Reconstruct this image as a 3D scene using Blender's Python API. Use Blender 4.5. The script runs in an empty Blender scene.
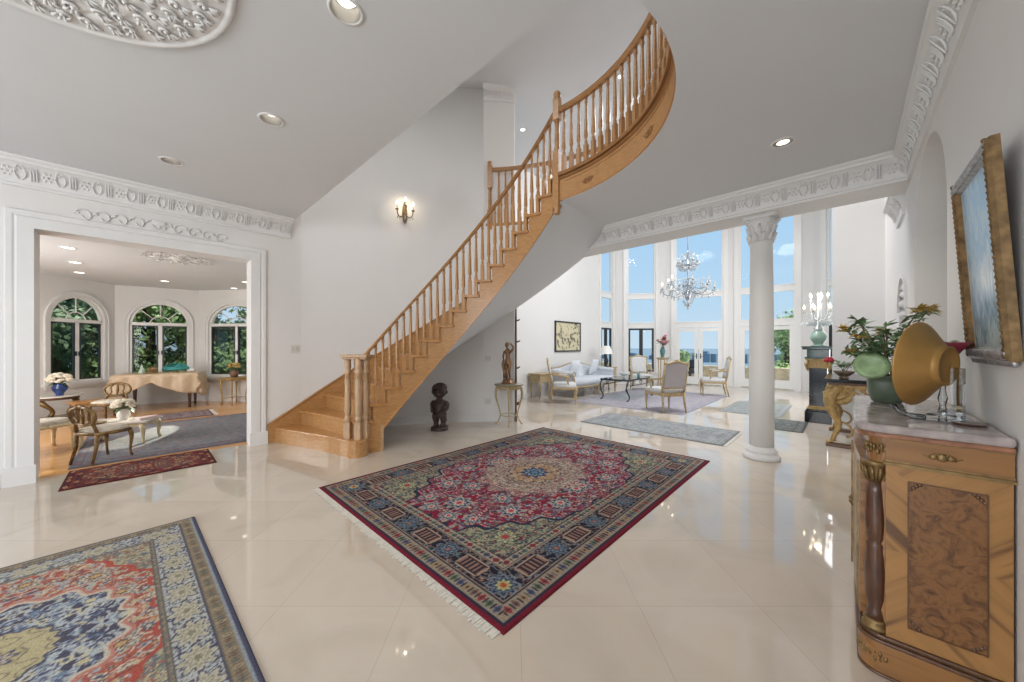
import bpy, math, random
import numpy as np
from math import sin, cos, pi, radians, atan2, sqrt, hypot
from mathutils import Vector, Matrix, noise
random.seed(7)
S = bpy.context.scene
COL = S.collection

# ------------------------------------------------------------------ camera, sky, lights, exposure
FPX, CX, CY, EYE = 353.0, 512.0, 346.0, 1.35
TH = math.atan(335 / FPX)
cam_d = bpy.data.cameras.new('camera'); cam = bpy.data.objects.new('camera', cam_d); COL.objects.link(cam)
cam_d.sensor_fit = 'HORIZONTAL'; cam_d.sensor_width = 36.0; cam_d.lens = 36.0 * FPX / 1024
cam_d.shift_y = (CY - 341.0) / 1024; cam_d.clip_start = 0.05; cam_d.clip_end = 2000
cam.location = (0, 0, EYE); cam.rotation_euler = (pi / 2, 0, TH)
S.camera = cam
S.view_settings.view_transform = 'Standard'; S.view_settings.look = 'None'
S.view_settings.gamma = 1; S.view_settings.use_curve_mapping = False
S.view_settings.exposure = -0.12

W = bpy.data.worlds.new('sky'); S.world = W; W.use_nodes = True
nt = W.node_tree; nt.nodes.clear()
tc = nt.nodes.new('ShaderNodeTexCoord'); sp = nt.nodes.new('ShaderNodeSeparateXYZ')
rp = nt.nodes.new('ShaderNodeValToRGB'); bg = nt.nodes.new('ShaderNodeBackground'); ow = nt.nodes.new('ShaderNodeOutputWorld')
nt.links.new(tc.outputs['Generated'], sp.inputs[0]); nt.links.new(sp.outputs['Z'], rp.inputs[0])
nt.links.new(rp.outputs[0], bg.inputs[0]); nt.links.new(bg.outputs[0], ow.inputs[0])
rp.color_ramp.elements[0].position = 0.0; rp.color_ramp.elements[0].color = (.60, .75, .86, 1)
rp.color_ramp.elements[1].position = 0.42; rp.color_ramp.elements[1].color = (.36, .62, .90, 1)
e = rp.color_ramp.elements.new(0.10); e.color = (.52, .72, .88, 1)
bg.inputs[1].default_value = 1.1

def lamp(kind, name, loc, rot, energy, color=(1, 1, 1), **kw):
    d = bpy.data.lights.new(name, kind); d.energy = energy; d.color = color
    for k, v in kw.items(): setattr(d, k, v)
    o = bpy.data.objects.new(name, d); COL.objects.link(o); o.location = loc; o.rotation_euler = rot
    return o
def aim(o, target):
    o.rotation_euler = (Vector(target) - o.location).to_track_quat('-Z', 'Y').to_euler()
# added area fill behind the camera, brightening the foyer
a = lamp('AREA', 'foyer_fill', (-1.5, -3.7, 1.8), (0, 0, 0), 185, (1, .985, .97), shape='RECTANGLE', size=5.0, size_y=2.6); aim(a, (-4.0, 3.2, 1.2))
# added fill under the upper ceiling, out of view, for the stair hall
a = lamp('AREA', 'stair_hall_fill', (-3.0, 1.5, 5.9), (0, 0, 0), 72, (1, .975, .945), shape='RECTANGLE', size=4.0, size_y=1.2); aim(a, (-3.2, 3.6, 2.2))
# added fill high in the living room, hidden by the foyer ceiling
a = lamp('AREA', 'living_room_fill', (-1.9, 7.2, 5.9), (0, 0, 0), 400, (.98, .985, 1), shape='RECTANGLE', size=2.4, size_y=1.1); aim(a, (-4.2, 9.0, 0))
# added fill hidden behind the pier, brightening living room and stair underside
a = lamp('AREA', 'living_side_fill', (.36, 10.4, 2.3), (0, 0, 0), 170, (.97, .985, 1), shape='RECTANGLE', size=3.2, size_y=3.4); aim(a, (-4.5, 8.2, 1.9))
# added fill out of view, brightening the dining room walls and ceiling
a = lamp('AREA', 'dining_fill', (-8.0, -2.5, 1.3), (0, 0, 0), 115, (1, .99, .97), shape='RECTANGLE', size=2.4, size_y=1.4); aim(a, (-9.6, 2, .9))
SUN = Vector((.55, .10, 1.10)).normalized()
a = lamp('SUN', 'sun', (0, 0, 20), (0, 0, 0), 6.0, (1, .93, .80), angle=0.01); a.rotation_euler = (-SUN).to_track_quat('-Z', 'Y').to_euler()

# added spot outside the right arched dining window, standing in for low sun
a = lamp('SPOT', 'sun_streak_spot', (-12.9, 3.0, 2.45), (0, 0, 0), 14000, (1, .90, .70), spot_size=radians(7.5), spot_blend=.15, shadow_soft_size=.02); aim(a, (-7.35, -.20, 0))

# ------------------------------------------------------------------ materials
MATS = {}
def nodes(name):
    m = bpy.data.materials.new(name); m.use_nodes = True
    t = m.node_tree; b = t.nodes['Principled BSDF']
    return m, t, b
def N(t, kind, **kw):
    n = t.nodes.new(kind)
    for k, v in kw.items():
        if k in n.inputs.keys() if hasattr(n.inputs, 'keys') else False: n.inputs[k].default_value = v
        else: setattr(n, k, v)
    return n
def ramp(t, fac, stops):
    r = t.nodes.new('ShaderNodeValToRGB'); el = r.color_ramp.elements
    el[0].position, el[0].color = stops[0][0], (*stops[0][1], 1)
    el[1].position, el[1].color = stops[-1][0], (*stops[-1][1], 1)
    for p, c in stops[1:-1]:
        e = el.new(p); e.color = (*c, 1)
    t.links.new(fac, r.inputs[0]); return r
def P(name, color, rough=.5, metal=0., var=.12, scale=8., bump=0., spec=.5, stretch=None, coat=0., trans=0., emit=None, estr=0., ior=None):
    if name in MATS: return MATS[name]
    m, t, b = nodes(name)
    b.inputs['Roughness'].default_value = rough; b.inputs['Metallic'].default_value = metal
    b.inputs['Specular IOR Level'].default_value = spec
    if coat: b.inputs['Coat Weight'].default_value = coat; b.inputs['Coat Roughness'].default_value = .08
    if trans: b.inputs['Transmission Weight'].default_value = trans
    if ior: b.inputs['IOR'].default_value = ior
    if emit: b.inputs['Emission Color'].default_value = (*emit, 1); b.inputs['Emission Strength'].default_value = estr
    c = t.nodes.new('ShaderNodeTexCoord'); mp = t.nodes.new('ShaderNodeMapping')
    t.links.new(c.outputs['Object'], mp.inputs[0])
    if stretch: mp.inputs['Scale'].default_value = stretch
    n = t.nodes.new('ShaderNodeTexNoise'); n.inputs['Scale'].default_value = scale; n.inputs['Detail'].default_value = 4
    t.links.new(mp.outputs[0], n.inputs[0])
    lo = tuple(max(0, x * (1 - var)) for x in color); hi = tuple(min(1, x * (1 + var)) for x in color)
    r = ramp(t, n.outputs[0], [(.3, lo), (.7, hi)]); t.links.new(r.outputs[0], b.inputs['Base Color'])
    if bump:
        bp = t.nodes.new('ShaderNodeBump'); bp.inputs['Strength'].default_value = bump; bp.inputs['Distance'].default_value = .01
        t.links.new(n.outputs[0], bp.inputs['Height']); t.links.new(bp.outputs[0], b.inputs['Normal'])
    MATS[name] = m; return m
WALL = P('wall_paint', (.78, .768, .755), .55, var=.01, scale=2, spec=.25)
CEIL = P('ceiling_paint', (.705, .715, .73), .6, var=.01, scale=2, spec=.2)
TRIM = P('white_trim_paint', (.78, .775, .77), .4, var=.01, spec=.3)
FRAMEW = P('white_window_paint', (.84, .83, .81), .35, var=.01)
DARKF = P('dark_bronze_frame', (.03, .035, .04), .4, var=.05)
OAK = P('honey_oak', (.46, .24, .09), .32, var=.18, scale=5, stretch=(3, 3, 14), coat=.25)
OAKT = P('honey_oak_tread', (.46, .225, .074), .28, var=.18, scale=4, stretch=(4, 4, 10), coat=.3)
OAKP = P('pale_oak_post', (.50, .33, .195), .38, var=.18, scale=6, stretch=(8, 8, 2))
OAKD = P('dark_oak_mould', (.34, .16, .055), .35, var=.12, scale=6)  # darker oak of the nosing, cove bead and carved ornaments
GOLD = P('aged_gilt', (.25, .165, .07), .42, .65, var=.3, scale=30, bump=.15)
GILTW = P('gilt_wood', (.42, .28, .11), .4, .25, var=.3, scale=22)
PALEG = P('pale_gilt_wood', (.46, .345, .19), .42, .1, var=.2, scale=20)
FAB = P('pale_grey_damask', (.62, .62, .62), .8, var=.12, scale=40, bump=.1)
FABB = P('lilac_grey_backing', (.47, .44, .46), .85, var=.08, scale=60)
SOFA = P('pale_blue_damask', (.60, .63, .68), .8, var=.15, scale=22)
BRONZE = P('bronze_brown', (.22, .12, .06), .38, .5, var=.4, scale=16)
EBONY = P('carved_dark_wood', (.055, .035, .028), .42, var=.5, scale=20, bump=.3)
IRON = P('wrought_iron', (.05, .05, .055), .45, .5, var=.3, scale=20)
BLACK = P('black_marble', (.012, .014, .018), .12, var=.6, scale=6)
TEALM = P('dark_green_marble', (.03, .085, .08), .12, var=.7, scale=9)
WALN = P('dark_walnut', (.12, .055, .025), .35, var=.35, scale=8, stretch=(4, 4, 1), coat=.2)
PLAST = P('white_plastic', (.72, .70, .66), .35, var=.02)
GREENL = P('leaf_green', (.13, .22, .10), .5, var=.45, scale=30)
REDP = P('red_petal', (.42, .015, .035), .5, var=.35, scale=40)
YELP = P('dusty_yellow_petal', (.55, .38, .10), .6, var=.35, scale=40)
WHITEP = P('cream_petal', (.86, .79, .66), .6, var=.12, scale=40)
STEMM = P('twig_brown', (.14, .10, .06), .7, var=.3, scale=30)
CRYST = P('crystal', (.75, .82, .90), .04, 0, var=.25, scale=60, spec=1.0, trans=.45, ior=1.5)
CHROME = P('silvered_metal', (.42, .45, .50), .2, .9, var=.2, scale=30)
BULB = P('lit_candle_bulb', (1, .9, .7), .4, var=0, emit=(1, .84, .60), estr=8)
CANDLE = P('candle_sleeve', (.62, .58, .50), .5, var=.05)
CANL = P('lit_downlight_lamp', (1, .95, .85), .4, var=0, emit=(1, .90, .74), estr=1.6)
CANLB = P('bright_downlight_lamp', (1, .95, .85), .4, var=0, emit=(1, .94, .84), estr=4)
CANLF = P('foyer_downlight_lamp', (1, .95, .85), .4, var=0, emit=(1, .95, .86), estr=2.6)
CANR = P('satin_can_reflector', (.30, .285, .26), .35, .4, var=.03)

def glass(name, tint=(1, 1, 1), refl=1.0):
    m = bpy.data.materials.new(name); m.use_nodes = True; t = m.node_tree; t.nodes.clear()
    o = t.nodes.new('ShaderNodeOutputMaterial'); mix = t.nodes.new('ShaderNodeMixShader')
    tr = t.nodes.new('ShaderNodeBsdfTransparent'); gl = t.nodes.new('ShaderNodeBsdfGlossy')
    fr = t.nodes.new('ShaderNodeFresnel'); fr.inputs[0].default_value = 1.45
    mu = t.nodes.new('ShaderNodeMath'); mu.operation = 'MULTIPLY'; mu.inputs[1].default_value = refl
    tr.inputs[0].default_value = (*tint, 1); gl.inputs['Roughness'].default_value = .02
    t.links.new(fr.outputs[0], mu.inputs[0]); t.links.new(mu.outputs[0], mix.inputs[0])
    t.links.new(tr.outputs[0], mix.inputs[1]); t.links.new(gl.outputs[0], mix.inputs[2]); t.links.new(mix.outputs[0], o.inputs[0])
    MATS[name] = m; return m
PANE = glass('window_glass', (.97, .985, 1), .07)
SCREEN = glass('screened_window_glass', (.66, .70, .70), .3)
ACRYL = glass('clear_acrylic', (.90, .93, .95), 1.6)
TOPGL = glass('table_glass', (.80, .90, .88), 1.2)
GREENG = glass('green_glass', (.35, .72, .42), 1.2)
REDG = glass('ruby_glass', (.50, .05, .10), 1.5)

def marble_floor():
    m, t, b = nodes('polished_cream_marble')
    c = t.nodes.new('ShaderNodeTexCoord'); mp = t.nodes.new('ShaderNodeMapping')
    mp.inputs['Rotation'].default_value = (0, 0, -TH); mp.inputs['Location'].default_value = (.58, .03, 0)
    t.links.new(c.outputs['Object'], mp.inputs[0])
    br = t.nodes.new('ShaderNodeTexBrick'); br.offset = 0; br.squash = 1
    br.inputs['Scale'].default_value = 1; br.inputs['Brick Width'].default_value = .62; br.inputs['Row Height'].default_value = .62
    br.inputs['Mortar Size'].default_value = 0.0017; br.inputs['Mortar Smooth'].default_value = 0; br.inputs['Bias'].default_value = -.2
    br.inputs['Color1'].default_value = (.60, .525, .445, 1); br.inputs['Color2'].default_value = (.635, .565, .485, 1); br.inputs['Mortar'].default_value = (.50, .43, .36, 1)
    t.links.new(mp.outputs[0], br.inputs[0])
    n = t.nodes.new('ShaderNodeTexNoise'); n.inputs['Scale'].default_value = 1.7; n.inputs['Detail'].default_value = 6; n.inputs['Distortion'].default_value = 1.2
    t.links.new(c.outputs['Object'], n.inputs[0])
    r = ramp(t, n.outputs[0], [(.3, (.90, .89, .87)), (.55, (1, 1, 1)), (.75, (1.0, .97, .93))])
    mx = t.nodes.new('ShaderNodeMix'); mx.data_type = 'RGBA'; mx.blend_type = 'MULTIPLY'; mx.inputs[0].default_value = 1
    t.links.new(br.outputs[0], mx.inputs[6]); t.links.new(r.outputs[0], mx.inputs[7]); t.links.new(mx.outputs[2], b.inputs['Base Color'])
    b.inputs['Roughness'].default_value = .04; b.inputs['Specular IOR Level'].default_value = 1.0
    return m
def wood_floor():
    m, t, b = nodes('dining_oak_strip')
    c = t.nodes.new('ShaderNodeTexCoord'); mp = t.nodes.new('ShaderNodeMapping'); mp.inputs['Rotation'].default_value = (0, 0, radians(80))
    t.links.new(c.outputs['Object'], mp.inputs[0])
    br = t.nodes.new('ShaderNodeTexBrick'); br.inputs['Scale'].default_value = 1; br.inputs['Brick Width'].default_value = .9; br.inputs['Row Height'].default_value = .075
    br.inputs['Mortar Size'].default_value = .001
    br.inputs['Color1'].default_value = (.58, .31, .12, 1); br.inputs['Color2'].default_value = (.66, .37, .155, 1); br.inputs['Mortar'].default_value = (.32, .16, .06, 1)
    t.links.new(mp.outputs[0], br.inputs[0]); t.links.new(br.outputs[0], b.inputs['Base Color'])
    b.inputs['Roughness'].default_value = .16; return m
MARB = marble_floor(); WOODF = wood_floor()

def veneer(name, c1, c2, ang, scale=9., rough=.3):
    m, t, b = nodes(name)
    c = t.nodes.new('ShaderNodeTexCoord'); mp = t.nodes.new('ShaderNodeMapping'); mp.inputs['Rotation'].default_value = (0, ang, 0)
    t.links.new(c.outputs['Object'], mp.inputs[0]); m2 = t.nodes.new('ShaderNodeMapping'); m2.inputs['Scale'].default_value = (1, 1, .06); t.links.new(mp.outputs[0], m2.inputs[0]); mp = m2
    n = t.nodes.new('ShaderNodeTexNoise'); n.inputs['Scale'].default_value = scale * 2; n.inputs['Detail'].default_value = 5
    t.links.new(mp.outputs[0], n.inputs[0])
    r = ramp(t, n.outputs[0], [(.36, c2), (.46, c1), (.6, tuple(x * 1.18 for x in c1)), (.68, tuple(x * .75 for x in c1))]); t.links.new(r.outputs[0], b.inputs['Base Color'])
    b.inputs['Roughness'].default_value = rough; b.inputs['Coat Weight'].default_value = .3; b.inputs['Coat Roughness'].default_value = .1
    return m
VENL = veneer('kingwood_diagonal', (.34, .17, .055), (.12, .052, .018), radians(45), 10)
VENR = veneer('kingwood_counter_diagonal', (.34, .17, .055), (.12, .052, .018), radians(-45), 10)
VENH = veneer('satinwood_frieze', (.28, .13, .041), (.18, .08, .026), radians(88), 8)
def burl():
    m, t, b = nodes('walnut_burl')
    c = t.nodes.new('ShaderNodeTexCoord'); n = t.nodes.new('ShaderNodeTexNoise'); n.inputs['Scale'].default_value = 16; n.inputs['Detail'].default_value = 9; n.inputs['Distortion'].default_value = 1.6; n.inputs['Roughness'].default_value = .65
    t.links.new(c.outputs['Object'], n.inputs[0])
    r = ramp(t, n.outputs[0], [(.30, (.035, .014, .006)), (.44, (.15, .062, .02)), (.56, (.24, .108, .036)), (.72, (.085, .034, .012))])
    t.links.new(r.outputs[0], b.inputs['Base Color']); b.inputs['Roughness'].default_value = .28; b.inputs['Coat Weight'].default_value = .3
    return m
BURL = burl()
PINKM = P('rose_marble', (.40, .34, .33), .10, var=.3, scale=14, spec=.6)
PINKE = P('rose_marble_edge', (.30, .135, .075), .28, var=.4, scale=24)
MAHOG = P('mahogany_column', (.085, .034, .017), .28, var=.4, scale=8, stretch=(4, 4, 1), coat=.4)

# ------------------------------------------------------------------ mesh builder
class MB:
    def __init__(s): s.v = []; s.f = []; s.sm = []
    def add(s, vs, fs, smooth=False):
        o = len(s.v); s.v += [tuple(p) for p in vs]
        for f in fs: s.f.append(tuple(i + o for i in f)); s.sm.append(smooth)
    def box(s, c, d, rz=0., M=None):
        x, y, z = d[0] / 2, d[1] / 2, d[2] / 2
        R = Matrix.Rotation(rz, 3, 'Z') if M is None else M
        vs = [Vector(c) + R @ Vector((i * x, j * y, k * z)) for k in (-1, 1) for j in (-1, 1) for i in (-1, 1)]
        s.add(vs, [(0, 2, 3, 1), (4, 5, 7, 6), (0, 1, 5, 4), (2, 6, 7, 3), (0, 4, 6, 2), (1, 3, 7, 5)])
    def prism(s, poly, z0, z1, smooth=False):
        n = len(poly)
        s.add([(x, y, z0) for x, y in poly] + [(x, y, z1) for x, y in poly],
              [tuple(range(n - 1, -1, -1)), tuple(range(n, 2 * n))] + [(i, (i + 1) % n, n + (i + 1) % n, n + i) for i in range(n)], smooth)
    def lathe(s, prof, c=(0, 0, 0), n=16, M=None, a0=0., a1=2 * pi, smooth=True, caps=True):
        full = abs(a1 - a0 - 2 * pi) < 1e-6; m = n if full else n + 1; vs = []
        for r, z in prof:
            for i in range(m):
                a = a0 + (a1 - a0) * i / n; p = Vector((r * cos(a), r * sin(a), z))
                if M is not None: p = M @ p
                vs.append(p + Vector(c))
        fs = []
        for k in range(len(prof) - 1):
            for i in range(n):
                j = (i + 1) % m; fs.append((k * m + i, k * m + j, (k + 1) * m + j, (k + 1) * m + i))
        if caps and full:
            if prof[0][0] > 1e-5: fs.append(tuple(range(m - 1, -1, -1)))
            if prof[-1][0] > 1e-5: fs.append(tuple((len(prof) - 1) * m + i for i in range(m)))
        s.add(vs, fs, smooth)
    def tube(s, pts, r, n=8, smooth=True):
        pts = [Vector(p) for p in pts]; L = len(pts)
        rs = r if isinstance(r, (list, tuple)) else [r] * L
        vs = []; up = None
        for i, p in enumerate(pts):
            d = (pts[min(i + 1, L - 1)] - pts[max(i - 1, 0)])
            if d.length < 1e-9: d = Vector((0, 0, 1))
            d.normalize()
            if up is None: up = d.orthogonal().normalized()
            up = (up - d * up.dot(d))
            if up.length < 1e-6: up = d.orthogonal()
            up.normalize(); q = d.cross(up)
            for k in range(n):
                a = 2 * pi * k / n; vs.append(p + (up * cos(a) + q * sin(a)) * rs[i])
        fs = [(i * n + k, i * n + (k + 1) % n, (i + 1) * n + (k + 1) % n, (i + 1) * n + k) for i in range(L - 1) for k in range(n)]
        fs += [tuple(range(n - 1, -1, -1)), tuple((L - 1) * n + k for k in range(n))]
        s.add(vs, fs, smooth)
    def ball(s, c, r, n=10, m=7, M=None):
        r = (r, r, r) if not isinstance(r, (tuple, list)) else r; vs = []
        for i in range(m + 1):
            t = pi * i / m
            for k in range(n):
                a = 2 * pi * k / n; p = Vector((r[0] * sin(t) * cos(a), r[1] * sin(t) * sin(a), -r[2] * cos(t)))
                if M is not None: p = M @ p
                vs.append(p + Vector(c))
        s.add(vs, [(i * n + k, i * n + (k + 1) % n, (i + 1) * n + (k + 1) % n, (i + 1) * n + k) for i in range(m) for k in range(n)], True)
    def strip(s, rings, closed=True, smooth=False, caps=True):
        n = len(rings[0]); vs = [p for r in rings for p in r]; fs = []
        for i in range(len(rings) - 1):
            for k in range(n if closed else n - 1):
                j = (k + 1) % n; fs.append((i * n + k, i * n + j, (i + 1) * n + j, (i + 1) * n + k))
        if closed and caps: fs += [tuple(range(n - 1, -1, -1)), tuple((len(rings) - 1) * n + k for k in range(n))]
        s.add(vs, fs, smooth)
    def leaf(s, p, d, up, L, w, bend=.25):
        p, d, up = Vector(p), Vector(d).normalized(), Vector(up)
        sd = d.cross(up)
        if sd.length < 1e-4: sd = d.orthogonal()
        sd.normalize(); nn = sd.cross(d)
        vs = [p, p + d * L * .45 + sd * w - nn * L * .02, p + d * L - nn * L * bend, p + d * L * .45 - sd * w - nn * L * .02, p + d * L * .5 + nn * L * .05]
        s.add(vs, [(0, 1, 4), (1, 2, 4), (2, 3, 4), (3, 0, 4)], True)
    def build(s, name, mat, parent=None, bevel=0., subsurf=0):
        me = bpy.data.meshes.new(name); me.from_pydata(s.v, [], s.f); me.update()
        me.polygons.foreach_set('use_smooth', s.sm)
        o = bpy.data.objects.new(name, me); COL.objects.link(o)
        me.materials.append(mat)
        if parent: o.parent = parent
        if bevel:
            b = o.modifiers.new('bevel', 'BEVEL'); b.width = bevel; b.segments = 2; b.limit_method = 'ANGLE'
        if subsurf:
            b = o.modifiers.new('subd', 'SUBSURF'); b.levels = subsurf; b.render_levels = subsurf
        return o
def tag(o, label=None, cat=None, group=None, kind=None):
    if label: o['label'] = label
    if cat: o['category'] = cat
    if group: o['group'] = group
    if kind: o['kind'] = kind
    return o
def thing(name, label, cat, loc=(0, 0, 0), rz=0., group=None):
    o = bpy.data.objects.new(name, None); COL.objects.link(o); o.empty_display_size = .1
    o.location = loc; o.rotation_euler = (0, 0, rz); return tag(o, label, cat, group)
def struct(o): o['kind'] = 'structure'; return o
def kids(o): return [c for c in bpy.data.objects if c.parent == o]
def copy_tree(o, loc=None, rz=None, label=None, parent=None):
    c = o.copy(); COL.objects.link(c)
    if parent: c.parent = parent
    for k in kids(o): copy_tree(k, parent=c)
    if loc is not None: c.location = loc
    if rz is not None: c.rotation_euler = (0, 0, rz)
    if label: c['label'] = label
    return c
def face_rz(fx, fy): return atan2(-fx, fy)
def arc(cx, cy, r, a0, a1, n): return [(cx + r * cos(radians(a0 + (a1 - a0) * i / n)), cy + r * sin(radians(a0 + (a1 - a0) * i / n))) for i in range(n + 1)]
def bez(p0, p1, p2, p3, n=10):
    p0, p1, p2, p3 = map(Vector, (p0, p1, p2, p3))
    return [p0 * (1 - t) ** 3 + p1 * 3 * t * (1 - t) ** 2 + p2 * 3 * t * t * (1 - t) + p3 * t ** 3 for t in [i / n for i in range(n + 1)]]

# ------------------------------------------------------------------ room shell
H = 3.15; UP = 3.485; TOPZ = 5.95
C0 = (-2.5, 1.7); RI = 1.9; RO = 3.36
XL, XR = -5.85, .43
def RV(a): return RI - (.2 * ((55 - a) / 55) ** 2.3 if a < 55 else 0)      # the opening tightens towards the near edge
def pol(R, a, z): return (C0[0] + R * cos(radians(a)), C0[1] + R * sin(radians(a)), z)

b = MB(); b.prism([(-5.98, -4), (2.4, -4), (2.4, 14.6), (-7, 14.6), (-7, 1.8), (-5.98, 1.8)], -.1, 0)
fl = struct(b.build('floor', MARB))
b = MB(); b.prism([(-12.6, -3), (-5.98, -3), (-5.98, 1.8), (-7.0, 1.8), (-7, 3.2), (-12.6, 3.2)], -.1, -.0005)
struct(b.build('floor', WOODF))

# left wall with the cased opening to the dining room
OY0, OY1, OZ = -.72, 1.03, 2.51
b = MB()
b.box((-5.98, (-4 + OY0) / 2, H / 2 + .1), (.26, OY0 + 4, H + .2)); b.box((-5.98, (OY0 + OY1) / 2, (OZ + H + .2) / 2), (.26, OY1 - OY0, H + .2 - OZ))
b.box((-5.98, (OY1 + 1.52) / 2, H / 2 + .1), (.26, 1.52 - OY1, H + .2)); b.box((-5.98, 1.61, TOPZ / 2), (.26, .18, TOPZ))
struct(b.build('wall_left', WALL))
b = MB()
prof = [(0, 0), (.035, 0), (.035, .10), (.022, .115), (.03, .13), (.03, .165), (.012, .175), (0, .175)]   # projection, across
def casing(side):
    s = -1 if side < 0 else 1; y = OY0 if side < 0 else OY1
    rings = [[(XL + p, y + s * q, z + (q if z > 1 else 0)) for p, q in prof] for z in (0, OZ)]
    b.strip(rings)
casing(-1); casing(1)
b.strip([[(XL + p, OY0 - q, OZ + q) for p, q in prof], [(XL + p, OY1 + q, OZ + q) for p, q in prof]])
tr = struct(b.build('trim_1', TRIM))
b = MB()
for yc, hw in ((OY0 - .0875, .11), (OY1 + .0875, .11)): b.box((XL + .022, yc, .09), (.044, .2, .18))
b.build('plinth_block', TRIM, tr)
b = MB()                               # plaster swag over the opening
for s in (-1, 1):
    for k in range(5):
        y0 = .155 + s * (.04 + k * .13)
        pts = [(XL + .008, y0 + s * .07 * cos(t) * (1 - t / 9), 2.765 + .028 * sin(t * 1.2) - k * .006 + .025 * sin(t)) for t in [i * .6 for i in range(10)]]
        b.tube(pts, .007, 5)
        b.ball((XL + .008, y0 + s * .05, 2.80 - k * .012), (.006, .022, .012), 8, 5)
b.ball((XL + .008, .155, 2.79), (.012, .07, .035), 10, 6)
struct(b.build('trim_2', TRIM))

# curved stair wall, flat return, living room walls
b = MB()
for z0, z1 in ((0, TOPZ),):
    inn = arc(*C0, RO - .01, 181, 131.2, 40); out = arc(*C0, RO + .19, 181, 131.2, 40)
    n = len(inn)
    b.add([(x, y, z0) for x, y in inn] + [(x, y, z1) for x, y in inn] + [(x, y, z0) for x, y in out] + [(x, y, z1) for x, y in out],
          [f for i in range(n - 1) for f in ((i, i + 1, n + i + 1, n + i), (2 * n + i, 3 * n + i, 3 * n + i + 1, 2 * n + i + 1), (n + i, n + i + 1, 3 * n + i + 1, 3 * n + i))], True)
struct(b.build('wall_stair', WALL))
p0 = pol(RO - .01, 131.2, 0); p1 = (-4.36, 4.66)
b = MB(); b.prism([(p0[0], p0[1]), (p1[0], p1[1]), (p1[0] - .12, p1[1] + .14), (p0[0] - .12, p0[1] + .14)], 0, TOPZ)
struct(b.build('wall_return', WALL))
LX = -6.1
b = MB(); b.box((LX - .1, 7.3, TOPZ / 2), (.2, 6.3, TOPZ))
struct(b.build('wall_living_left', WALL))
def base(pts, name, h=.12, d=.018):
    b = MB()
    for (x0, y0), (x1, y1) in zip(pts, pts[1:]):
        L = hypot(x1 - x0, y1 - y0); ang = atan2(y1 - y0, x1 - x0)
        nx, ny = sin(ang), -cos(ang)
        b.box(((x0 + x1) / 2 + nx * d / 2, (y0 + y1) / 2 + ny * d / 2, h / 2), (L, d, h), ang)
    return struct(b.build(name, TRIM))
base([(XL, -3.9), (XL, OY0 - .2)], 'baseboard_left')
base(arc(*C0, RO - .012, 166, 131.2, 16) + [p1], 'baseboard_stair', h=.13, d=.02)
base([(LX, 5.3), (LX, 10.45)], 'baseboard_living')

# right wall with an arched passage and a shell niche
def wall_x(name, x, th, y0, y1, z1, holes, mat):
    """wall on plane X=x (room on -X side) with arched holes (ya, yb, zbase, zspring)"""
    b = MB(); ys = sorted({y0, y1} | {h[0] for h in holes} | {h[1] for h in holes})
    for a, c in zip(ys, ys[1:]):
        h = next((h for h in holes if abs(h[0] - a) < 1e-6), None)
        if not h: b.box((x + th / 2, (a + c) / 2, z1 / 2), (th, c - a, z1)); continue
        if h[2] > 0: b.box((x + th / 2, (a + c) / 2, h[2] / 2), (th, c - a, h[2]))
        r = (c - a) / 2; m = (a + c) / 2; n = 20
        rv = h[4] if len(h) > 4 else r
        for i in range(n):
            t0, t1 = pi * i / n, pi * (i + 1) / n
            ya, yb = m - r * cos(t0), m - r * cos(t1); za, zb = h[3] + rv * sin(t0), h[3] + rv * sin(t1)
            vs = [(x + q, y, z) for q in (0, th) for y, z in ((ya, za), (yb, zb), (yb, z1), (ya, z1))]
            b.add(vs, [(0, 1, 2, 3), (7, 6, 5, 4), (0, 4, 5, 1), (3, 2, 6, 7)])
    return struct(b.build(name, mat))
wall_x('wall_right', XR, .22, -4, 8.2, H + .2, [(3.29, 4.65, 0, 2.18), (5.22, 5.92, .95, 1.72)], WALL)
b = MB(); b.box((XR + 1.2, 4.73, 1.6), (2.0, .16, 3.2)); b.box((XR + 1.2, 3.21, 1.6), (2.0, .16, 3.2)); b.box((2.3, 4, 1.6), (.1, 1.7, 3.2)); b.box((XR + 1.2, 4, 3.2), (2.0, 1.7, .1))
struct(b.build('wall_passage', WALL))
b = MB()
b.box((XR + .24, 5.57, 1.6), (.02, .8, 1.5))
for i in range(9):
    t = pi * i / 8; b.tube([(XR + .17, 5.57, 1.70), (XR + .12, 5.57 - .17 * cos(t), 1.70 + .17 * sin(t)), (XR + .03, 5.57 - .33 * cos(t), 1.70 + .33 * sin(t))], [.01, .03, .05], 6)
b.strip([[(XR - .02, 5.57 - r * cos(t), 1.72 + r * sin(t)) for r in (.35, .40)] + [(XR + .02, 5.57 - r * cos(t), 1.72 + r * sin(t)) for r in (.40, .35)] for t in [pi * i / 20 for i in range(21)]])
struct(b.build('trim_3', TRIM))
b = MB(); b.box((.18, 8.1, TOPZ / 2), (.72, .2, TOPZ)); struct(b.build('wall_pier', WALL))
b = MB(); b.box((XR + .1, 6.8, (H + TOPZ) / 2 + .15), (.2, 2.9, TOPZ - H - .3)); struct(b.build('wall_upper_right', WALL))
base([(XR, 8.0), (XR, 4.65)], 'baseboard_right'); base([(-.18, 8.0), (.43, 8.0)], 'baseboard_pier')

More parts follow.
